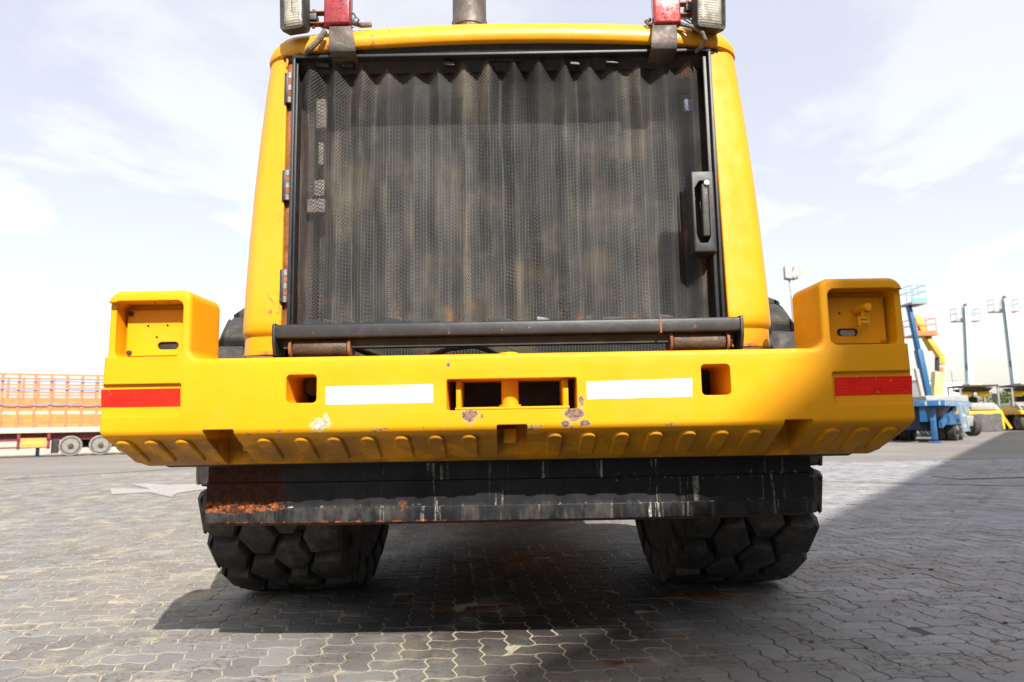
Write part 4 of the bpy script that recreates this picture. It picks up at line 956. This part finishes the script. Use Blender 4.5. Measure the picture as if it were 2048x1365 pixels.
def small_wheel(name, c, axis_dir, r, w, parent, mt=None, n=22):   # local coordinates of the parent
    c = Vector(c); d = Vector(axis_dir).normalized(); q = d.to_track_quat('Z', 'Y')
    def lat(prof):
        return [[c + q @ Vector((rr * math.cos(2 * math.pi * i / n), rr * math.sin(2 * math.pi * i / n), a)) for i in range(n)] for a, rr in prof]
    o = MB().rings(lat([(-w / 2, r * .62), (-w / 2, r * .93), (-w / 2 * .8, r), (w / 2 * .8, r), (w / 2, r * .93), (w / 2, r * .62)])).build(name, mt or M['tyre2'], parent)
    MB().rings(lat([(-w * .25, r * .1), (-w * .54, r * .60), (-w * .50, r * .64), (w * .50, r * .64), (w * .54, r * .60), (w * .25, r * .30), (w * .62, r * .26), (w * .62, r * .05)])).build('rim', M['rim2'], o)
    if mt is not None:
        MB().rings(lat([(w / 2 * .90, r * .84), (w / 2 * 1.03, r * .83), (w / 2 * 1.06, r * .72), (w / 2 * .90, r * .70)])).build('sidewall', M['tyre2'], o)
        MB().rings(lat([(w * .3, r * .26), (w * .70, r * .24), (w * .74, r * .14)])).build('hub', M['brown'], o)
    return o

# ---- orange stake-sided cargo trailer on the left
wp = gnd(140, 913)
tr = empty('cargo_trailer', (wp.x, wp.y, 0), math.atan2(TD.y, TD.x), True)
tag(tr, 'long orange stake sided cargo trailer with dusty wheels parked behind the loader on the left', 'trailer')
XL, XR = -9.4, 2.6
MB().box(XL, XR, 0.0, 2.5, 0.90, 1.10).build('deck_sill', M['creamw'], tr, .01)
MB().box(XL, XR, 0.3, 2.2, 0.62, 0.90).build('chassis', M['maroon'], tr)
post_x = [-0.0158 * 140 + .0158 * p for p in (33, 64, 97, 125, 153, 178)]
post_x = [-2.21 + 0.497 * k for k in range(-14, 10)]
for y in (0.02, 2.44):
    near_ = y < 1
    for x in post_x:
        if XL < x < XR: MB().box(x - .045, x + .045, y - .03, y + .05, 1.10, 3.10).build('stake_post', M['orange'], tr, .004, 1)
    for z0, z1 in ((1.10, 1.16), (1.60, 1.70), (2.10, 2.20), (2.38, 2.43), (2.66, 2.71), (3.04, 3.10)):
        MB().box(XL, XR, y, y + .035, z0, z1).build('side_rail', M['creamw'] if z0 in (1.60,) else M['orange'], tr)
    for a, b in zip(post_x, post_x[1:]):
        if a > XL and b < XR:
            for z0, z1 in ((1.17, 1.59), (1.71, 2.09)): MB().box(a + .05, b - .05, y + .012, y + .024, z0, z1).build('side_panel', M['orange2'], tr)
            for z in (1.30, 1.45, 1.83, 1.97): MB().box(a + .07, b - .07, y + .004, y + .012, z - .012, z + .012).build('panel_rib', M['orange'], tr) if near_ and b > -4 else None
for z in (2.83, 2.52, 1.94):
    pts = [(XL + (XR - XL) * k / 40, -.05 + .01 * math.sin(k), z + .02 * math.sin(k * .9) - .015 * abs(math.sin(k * 1.3))) for k in range(41)]
    MB().tube(pts, .020, 6).build('rope', M['rope'], tr)
MB().box(XL, XR - .02, 2.44, 2.5, 1.1, 1.2).build('far_sill', M['creamw'], tr)
MB().box(-.35, 2.5, .95, 1.9, .30, .62).box(-.62, -.40, .3, 2.2, .12, .62).build('suspension_shade', M['dark'], tr)  # suspension as dark blocks that paint in the shade between the wheels
g = MB().box(-6.5, -.64, .05, .10, .60, .68).box(-6.5, -.64, .05, .10, .34, .40)
for x in (-6.4, -4.5, -2.9, -1.62, -.70): g.box(x - .05, x + .05, .05, .12, .30, .90)
g.build('under_run_guard', M['maroon'], tr)
mbd = MB().box(-1.56, -.77, .02, .05, .37, .71).build('marker_board', M['marker'], tr)
MB().box(-1.48, -.85, .012, .02, .50, .58).build('marker_stripe', M['markery'], mbd)
for k in range(8): MB().box(-1.44 + .075 * k, -1.40 + .075 * k, .006, .012, .53, .55).build('marker_print', M['marker'], mbd)
MB().box(-1.10, -.98, .5, .62, 0.04, .62).box(-1.16, -.92, .44, .68, 0, .04).build('landing_leg', M['bluedark'], tr)
for x in (0.0, .98, 1.96):
    small_wheel('wheel', (x, .28, .39), (0, -1, 0), .39, .26, tr, M['tyrew']); small_wheel('wheel', (x, .60, .39), (0, -1, 0), .39, .26, tr, M['tyre2']); small_wheel('wheel', (x, 2.2, .39), (0, 1, 0), .39, .26, tr, M['tyre2'])
    MB().cyl((x, .3, .39), (x, 2.2, .39), .07).build('axle', M['dark'], tr)

# ---- blue low flatbed trailer on the right
c0 = at(1888, 812, 24.0); fb = empty('flatbed_trailer', (c0.x, 24.0, 0), math.atan2(.74, .67), True)
tag(fb, 'blue flatbed trailer with folded ladder ramps and twin rear wheels behind the counterweight', 'trailer')
# local x: along trailer (away), local y: to its left (negative = right side facing us)
Z1 = 1.50
MB().box(0, 5.2, 0.0, 2.6, Z1 - .2, Z1).build('deck', M['blue'], fb, .01)
for k in range(12): MB().box(.2 + .42 * k, .26 + .42 * k, -.03, .0, Z1 - .20, Z1 - .02).build('deck_stake', M['paleblue'], fb)
for k in range(6): MB().box(-.004, 0, .1 + .42 * k, .16 + .42 * k, Z1 - .18, Z1 - .03).build('deck_lug', M['paleblue'], fb)
MB().box(.1, 5.1, .6, .8, .75, 1.3).box(.1, 5.1, 1.8, 2.0, .75, 1.3).build('chassis_beam', M['bluedark'], fb)
MB().prismx([(0, 0), (0, 0.01), (.01, 0)], 0, .01).build('bracket', M['bluedark'], fb)
MB().box(.55, 5.0, .9, 1.7, .45, 1.28).build('under_deck_shade', simple('navy_shade_fill', (0.006, 0.020, 0.050), 0.6), fb)  # dark block put in for the shade under the deck
MB().bar((.5, .25, .62), (3.4, .25, 1.25), .12, .22).build('gooseneck_brace', M['blue'], fb)
MB().box(1.4, 4.6, .10, .25, .62, .95).build('side_box', M['blue'], fb)
for y in (.35, 2.2): MB().box(.25, .42, y, y + .17, .12, 1.3).box(.14, .53, y - .1, y + .27, 0, .06).bar((.33, y + .08, .08), (.33, y + .34, .40), .05).build('support_leg', M['blue'], fb, .01)
ld = MB()
for x in (2.55, 2.95, 3.5): ld.bar((x, -.12, .35), (x - .22, -.06, Z1 - .1), .08)
for z in (.55, .95): ld.box(2.45, 3.1, -.13, -.08, z - .05, z + .05)
ld.build('ladder_ramp', M['paleblue'], fb)
for x in (2.9, 3.9):
    for y in (.30, .64, 1.95, 2.3): small_wheel('wheel', (x, y, .46), (0, -1, 0), .46, .28, fb)
MB().cyl((2.9, .3, .46), (2.9, 2.3, .46), .08).cyl((3.9, .3, .46), (3.9, 2.3, .46), .08).build('axle', M['dark'], fb)

# ---- lifts.  basket: floor, toe board and rail tubes
def basket(o, x0, x1, y0, y1, z0, z1, mat, floor, mname='basket'):
    D0 = o.location.y
    b = MB(); r = .014 if D0 < 40 else .020
    for z in (z1, (z0 + z1) / 2 + .1):
        for p, q in (((x0, y0), (x1, y0)), ((x1, y0), (x1, y1)), ((x1, y1), (x0, y1)), ((x0, y1), (x0, y0))): b.bar((*p, z), (*q, z), r * 2)
    for x in (x0, (x0 + x1) / 2, x1):
        for y in (y0, y1): b.bar((x, y, z0), (x, y, z1), r * 2)
    bb = b.build(mname, mat, o)
    MB().box(x0 - .03, x1 + .03, y0 - .03, y1 + .03, z0 - .10, z0).build('basket_floor', floor, bb)
    MB().box(x0, x1, y0 - .02, y0, z0, z0 + .16).build('toe_board', mat, bb)
    return bb
def lift_base(o, mat, L=3.0):
    MB().box(-.95, .95, -L / 2, L / 2, .45, .95).build('chassis', mat, o, .05)
    MB().box(-1.0, 1.0, -1.2, 1.2, 1.0, 1.9).build('turret', mat, o, .08)
    for x in (-1.05, 1.05):
        for y in (-L * .38, L * .38): small_wheel('wheel', (x, y, .48), (1, 0, 0), .48, .32, o)
def lift(name, label, cat, px, D, group=None):
    g0 = at(px, 850, D); o = empty(name, (g0.x, D, 0), 0, True); tag(o, label, cat, group); return o
def loc(o, px, py, dd=0.0):
    p = at(px, py, o.location.y + dd); return p - o.location
# blue straight boom lift
b1 = lift('boom_lift', 'boom lift with deep blue boom leaning left and aqua basket, just beside the counterweight', 'boom lift', 1868, 33.0, 'lifts in the yard'); lift_base(b1, M['grey'])
MB().bar(loc(b1, 1860, 815), loc(b1, 1836, 700), .25, .36).build('boom', M['bluedark'], b1, .02)
MB().bar(loc(b1, 1836, 702), loc(b1, 1817, 612), .17, .26).build('boom_tip', M['bluedark'], b1, .02)
MB().bar(loc(b1, 1846, 800, -.3), loc(b1, 1832, 738, -.3), .16).build('hydraulic_ram', M['lgrey'], b1)
p = loc(b1, 1812, 608); q = loc(b1, 1837, 575); basket(b1, p.x, q.x, -.5, .5, p.z, q.z, M['aqua'], M['grey'])
# yellow articulated lift with orange basket
b2 = lift('boom_lift', 'articulated boom lift with bent yellow boom and orange basket, right of the counterweight tower', 'boom lift', 1872, 36.5, 'lifts in the yard'); lift_base(b2, M['paleyel'])
MB().bar(loc(b2, 1830, 634), loc(b2, 1866, 700), .36, .34).build('boom', M['liftyel'], b2, .02)
MB().bar(loc(b2, 1856, 678, -.3), loc(b2, 1879, 712, -.3), .26, .26).build('boom_section', M['liftyel'], b2, .02)
MB().bar(loc(b2, 1879, 708), loc(b2, 1880, 730), .34, .34).build('knuckle', M['liftyel'], b2, .02)
MB().bar(loc(b2, 1874, 716, -.1), loc(b2, 1874, 742, -.1), .16).build('knuckle_pin', M['dark'], b2)
MB().bar(loc(b2, 1879, 735), loc(b2, 1882, 760), .22).build('riser_link', M['liftorange'], b2)
MB().bar(loc(b2, 1876, 745), loc(b2, 1872, 805), .50, .4).build('riser', M['paleyel'], b2, .02)
MB().bar(loc(b2, 1826, 632), loc(b2, 1832, 672), .2, .25).bar(loc(b2, 1826, 636), loc(b2, 1840, 636), .16).build('jib', M['liftorange'], b2)
p = loc(b2, 1821, 671); q = loc(b2, 1857, 640); bk = basket(b2, p.x, q.x, -.6, .6, p.z, q.z, M['liftorange'], M['liftorange'])
MB().box(p.x, q.x, -.64, -.60, p.z - .05, p.z + .10).build('basket_band', M['liftorange'], b2)
# pale blue vertical mast lifts
def mast(px_top, py_top, px_bot, D, px0, px1, fl, label):
    o = lift('boom_lift', label, 'boom lift', px_bot, D, 'lifts in the yard'); lift_base(o, M['paleblue'])
    t0 = loc(o, px_top, py_top); t1 = loc(o, px_bot, 815)
    MB().bar(t1, t0, .48, .46).build('boom', M['paleblue'], o, .02)
    mid = t1.lerp(t0, .80); MB().bar(t1 + Vector((.26, .1, 0)), mid + Vector((.26, .1, 0)), .12).build('hydraulic_ram', M['tan'], o)
    h1 = t1.lerp(t0, .42); MB().tube([t0 + Vector((-.32, -.15, -.2)), t0.lerp(h1, .5) + Vector((-.33, -.17, 0)), h1 + Vector((-.32, -.15, 0))], .022, 6).cyl(h1 + Vector((-.32, -.15, -.5)), h1 + Vector((-.32, -.15, 0)), .06).build('hose', M['dark'], o)
    MB().box(t0.x - .12, t0.x - .02, -.25, .2, t0.z - .4, t0.z + .25).build('boom_head', M['grey'], o)
    MB().box(t0.x + .16, t0.x + .5, -.2, .2, t0.z - .75, t0.z - .42).build('rotator', M['aqua'], o)
    p = loc(o, px0, fl); q = loc(o, px1, fl - 24); basket(o, p.x, q.x, .25, 1.0, p.z, q.z, M['lgrey'], M['grey'])
    return o
mast(1932, 614, 1941, 58.0, 1917, 1963, 640, 'tall lift with upright pale blue boom and grey basket above the yellow roller')
mast(2010, 598, 2035, 60.0, 1992, 2041, 621, 'tallest pale blue boom lift at the right edge, leaning slightly left with grey basket')

# ---- road rollers
def roller():
    o = empty('road_roller', (0, 0, 0), 0, True)
    MB().prismx([(-1.6, .95), (1.6, .95), (1.6, 1.5), (.3, 1.5), (-.9, 1.35), (-1.6, 1.15)], -.85, .95).build('body', M['ry'], o, .06)
    MB().prismx([(-1.45, 1.25), (-1.30, 1.45), (-.75, 1.68), (-.2, 1.70), (-.2, 1.3)], -.80, .85).build('engine_hood', M['lgrey'], o, .05)
    MB().box(-.62, .62, -1.50, -1.44, 1.25, 1.62).build('hood_panel', M['lgrey'], o, .04)
    cp = MB().prismx([(-1.2, 2.62), (-1.1, 2.72), (.9, 2.72), (1.0, 2.62)], -1.0, 1.05).build('canopy', M['dark'], o, .03)
    MB().prismx([(-1.15, 2.55), (-.4, 2.32), (.3, 2.32), (.9, 2.55)], -.7, .75).build('canopy_brace', M['dark'], o)
    MB().box(-.35, .35, -.8, .2, 2.72, 2.84).build('canopy_fan', M['tan'], cp, .03)
    for x in (-.95, 1.0):
        for y in (-1.05, .85): MB().bar((x, y, 1.45), (x, y, 2.64), .08).build('canopy_post', M['grey'], o)
    for x in (-.45, .45): MB().lathe([(-.30, .12), (-.2, .20), (.2, .20), (.30, .12)], (x, -.5, 2.22), 'X', 14).build('air_tank', M['ry'], o)
    MB().box(-1.25, -.3, -.6, -.5, 2.05, 2.12).box(.9, 1.3, -.6, -.5, 1.9, 2.2).build('mirror_arm', M['dark'], o)
    MB().box(-.3, .3, .0, .5, 1.55, 2.05).box(-.3, .3, .42, .55, 1.9, 2.4).build('seat', M['dark'], o, .05)
    for x in (-.62, -.05, .52): small_wheel('wheel', (x, -1.0, .48), (1, 0, 0), .48, .42, o)
    for x in (-.75, -.25, .25, .75): small_wheel('wheel', (x, 1.1, .48), (1, 0, 0), .48, .38, o)
    st = MB().prismx([(-1.2, .12), (-1.2, .95), (-.9, 1.25), (-.7, 1.25), (-.75, .12)], 1.0, 1.12); st.bar((1.55, -.9, .15), (1.05, -.7, 1.3), .14); st.build('side_step', M['ry'], o)
    return o
rl = roller(); p = gnd(1950, 863); rl.location = (p.x, p.y, 0); rl.rotation_euler = (0, 0, R(-14))
tag(rl, 'yellow road roller under a black canopy with a black tarpaulin at its front', 'road roller', 'road rollers')
tp = []
for i in range(13):
    x = -.95 + 1.75 * i / 12; w = .018 * math.sin(i * 2.1)
    tp.append([(x, -1.62 + w, 1.02 - .03 * math.sin(i)), (x, -1.70 + w * 1.6, .6), (x + .05, -1.78 - w * 2, .03), (x + .05, -1.77 - w * 2, .03), (x, -1.68 + w * 1.6, .6), (x, -1.60 + w, 1.02 - .03 * math.sin(i))])
MB().rings(tp).build('tarpaulin', M['tarp'], rl)
r2 = copy_tree(rl); p = gnd(2052, 861); r2.location = (p.x, p.y, 0)
for ch in list(r2.children):
    if ch.name.startswith('tarpaulin'): bpy.data.objects.remove(ch)
tag(r2, 'road roller cut off by the right edge of the photo, bare front tyres showing', 'road roller', 'road rollers')
r3 = copy_tree(r2); p = gnd(1897, 852); r3.location = (p.x + 2.0, p.y + 10, 0); tag(r3, 'road roller farthest back, mostly hidden behind the blue flatbed trailer', 'road roller', 'road rollers')
# ---- floodlight mast, street lamp, cabin, shrubs
q = at(1582, 570, 27.0); fl = empty('floodlight_mast', (q.x, 27, 0), 0, True); tag(fl, 'slim grey floodlight mast rising behind the right counterweight tower', 'light mast')
tz = at(1575, 556, 27).z
MB().cyl((0, 0, 0), (0, 0, tz - .7), .075, .05, 12).bar((0, 0, tz - .7), (-.07, 0, tz), .06).build('pole', M['lgrey'], fl)
for dxp, sz, rt in ((-.10, .40, 8), (.16, .30, 28), (.34, .28, 45)):
    Mx = Matrix.Translation((dxp, 0, tz + .18)) @ Matrix.Rotation(R(rt), 4, 'Y') @ Matrix.Rotation(R(-18), 4, 'X')
    h = MB().box(-sz * .36, sz * .36, -.10, .10, -.28, .30, Mx).build('lamp_head', M['lgrey'], fl, .02)
    MB().box(-sz * .30, sz * .30, -.112, -.10, -.22, .24, Mx).build('lamp_glass', M['lens'], h)
q = at(1905, 760, 55.0); sl_ = empty('street_lamp', (q.x, 55, 0), 0, True); tag(sl_, 'thin grey street lamp standing far behind the yellow lift', 'street lamp')
tz = at(1905, 742, 55).z; MB().cyl((0, 0, 0), (0, 0, tz), .09, .05, 8).bar((0, 0, tz), (-.75, 0, tz + .1), .07).build('pole', M['lgrey'], sl_); MB().box(-1.05, -.55, -.1, .1, tz + .04, tz + .14).build('lamp_head', M['lgrey'], sl_)
q = at(1893, 800, 58.0); cbn = empty('site_cabin', (q.x, 58, 0), R(10), True); tag(cbn, 'white site cabin far behind the yellow lift and blue trailer', 'cabin')
MB().box(-1.7, 1.6, 0, 3, 0, 3.9).build('wall', M['white'], cbn); MB().box(-1.8, 1.7, -.1, 3.1, 3.9, 4.05).build('roof', M['lgrey'], cbn); MB().box(-.4, .4, -.03, 0, .1, 2.2).build('door', M['lgrey'], cbn)
t = MT('leaf_green'); LG = t.fin(t.mix(t.math('FRACT', t.math('ADD', t.geo('Random Per Island'), 0.0)), (0.045, 0.085, 0.015), (0.12, 0.17, 0.035)), 0.6)
BK = simple('bark', (0.10, 0.075, 0.05), .9)
for px, top, w, D, lab in ((1921, 786, 1.6, 64, 'green shrub showing left of the roller canopy'), (1996, 787, 1.9, 63, 'green shrub between the two yellow rollers, left half'), (2007, 783, 1.8, 66, 'leafy green shrub between the two yellow rollers, right half'), (2017, 776, 1.5, 69, 'taller green bush whose tip rises beside the pale blue boom')):
    q = at(px, 820, D); s = empty('shrub', (q.x, D, 0), 0, True); tag(s, lab, 'shrub', 'shrubs at the far edge of the yard'); hgt = at(px, top, D).z
    tk = MB()
    for k in range(5): tk.tube([(0, 0, 0), (random.uniform(-.3, .3), random.uniform(-.3, .3), hgt * .4), (random.uniform(-.8, .8), random.uniform(-.8, .8), hgt * .75)], [.07, .05, .02], 5)
    tk.build('trunk', BK, s)
    V, F = [], []
    cl = [Vector((random.gauss(0, w * .42), random.gauss(0, w * .42), hgt * random.uniform(.25, .88))) for _ in range(26)]
    for k in range(1500):
        c = random.choice(cl) + Vector((random.gauss(0, .24), random.gauss(0, .24), random.gauss(0, .22)))
        if c.z < .1 or c.z > hgt * 1.05: continue
        a = Vector((random.gauss(0, 1), random.gauss(0, 1), random.gauss(0, 1))).normalized(); b = a.cross(Vector((random.gauss(0, 1), random.gauss(0, 1), random.gauss(0, 1)))).normalized(); o = len(V)
        V += [c - a * .12, c + b * .055, c + a * .12, c - b * .055]; F.append([o, o + 1, o + 2, o + 3])
    me = bpy.data.meshes.new('foliage'); me.from_pydata([tuple(v) for v in V], [], F); me.materials.append(LG); o = bpy.data.objects.new('foliage', me); COL.objects.link(o); o.parent = s
# ---- drain grate
c = gnd(1965, 955); gr = empty('drain_grate', (c.x, c.y, 0), R(6), True); tag(gr, 'steel drain grate let into the shaded paving on the right', 'drain grate')
MB().box(-.62, .62, -.30, -.26, 0, .022).box(-.62, .62, .26, .30, 0, .022).box(-.62, -.58, -.26, .26, 0, .022).box(.58, .62, -.26, .26, 0, .022).build('frame', M['steel'], gr)
MB().box(-.58, .58, -.26, .26, 0.001, .005).build('pit', M['dark'], gr)
for k in range(16): MB().box(-.56 + .073 * k, -.525 + .073 * k, -.26, .26, .006, .020).build('bar', M['steel'], gr)
# ---- red leaf / brick crumbs on the paving
RB = simple('red_brick_crumb', (0.15, 0.038, 0.018), .9, 0, .4, (.05, .03, .02), .5, 80)
for px, py, lab in ((1861, 1141, 'largest red brick crumb lying on the shaded paving'), (1822, 1097, 'small red brick crumb farthest from the camera on the shaded paving'), (1826, 1149, 'tiny red brick crumb just left of the largest crumb'),
                    (1622, 1286, 'red brick crumb beside a paver joint, nearest the lower middle'), (1732, 1297, 'dull red brick crumb low in the shaded paving'), (2000, 1197, 'orange brick crumb near the right edge, upper one'), (2010, 1248, 'brown flat crumb near the right edge, lower one')):
    c = gnd(px, py); r = .015 if px == 1861 else random.uniform(.007, .010)
    if px == 2010: r = .013
    mb = MB(); bmesh.ops.create_icosphere(mb.bm, subdivisions=1, radius=r)
    for v in mb.bm.verts: v.co = Vector((v.co.x * random.uniform(.9, 1.5), v.co.y * random.uniform(.6, .9), v.co.z * .45 + r * .42)) + Vector((c.x, c.y, 0))
    tag(mb.build('brick_crumb', RB, None, smooth=None), lab, 'brick crumb', 'brick crumbs on the paving')

# ---- tall warehouse along the right, outside the frame; its roof edge throws the big soft shade
HB_ = 13.0; sh = Vector((.38, -1.17, 0)) * HB_
def gl(D): return Vector((.77 * D - 2.18, D, 0))
u = Vector((.77, 1, 0)).normalized(); e0 = gl(3.616) + sh
wh = empty('unseen_warehouse', tuple(e0), math.atan2(u.y, u.x), True); tag(wh, 'unseen tall pale-clad warehouse beside the yard to the right', 'unseen_warehouse')
M['clad'] = simple('pale_fill_cladding', (0.72, 0.72, 0.72), 0.6, 0, .06, (0.28, .25, .21), .3, 2)  # unseen wall made pale to bounce fill light into the shade
L0, L1, DW = -40.0, 45.0, 26.0      # local x along the edge, local -y away from the yard
MB().box(L0, L1, -DW, 0, -.05, HB_ - .25).build('wall', M['clad'], wh)  # unseen wall, pale for fill light
for k in range(int((L1 - L0) / 1.5)): MB().box(L0 + 1.5 * k, L0 + 1.5 * k + 1.44, 0.002, .05, .4, HB_ - .3).build('unseen_fill_panel', M['clad'], wh)
MB().box(L0 - .2, L1 + .2, -DW - .2, .0, HB_ - .25, HB_).build('roof', M['grey'], wh)  # unseen roof, its edge throws the shade
MB().box(0, 1.55, -1.4, -.02, HB_, HB_ + .42).build('roof_shade_block', M['lgrey'], wh)  # unseen block added on the roof edge to shade the right tower
for k in range(4): MB().box(L0 + 12 + 15 * k, L0 + 17 + 15 * k, .051, .11, 0, 5).build('unseen_roller_door', M['lgrey'], wh)
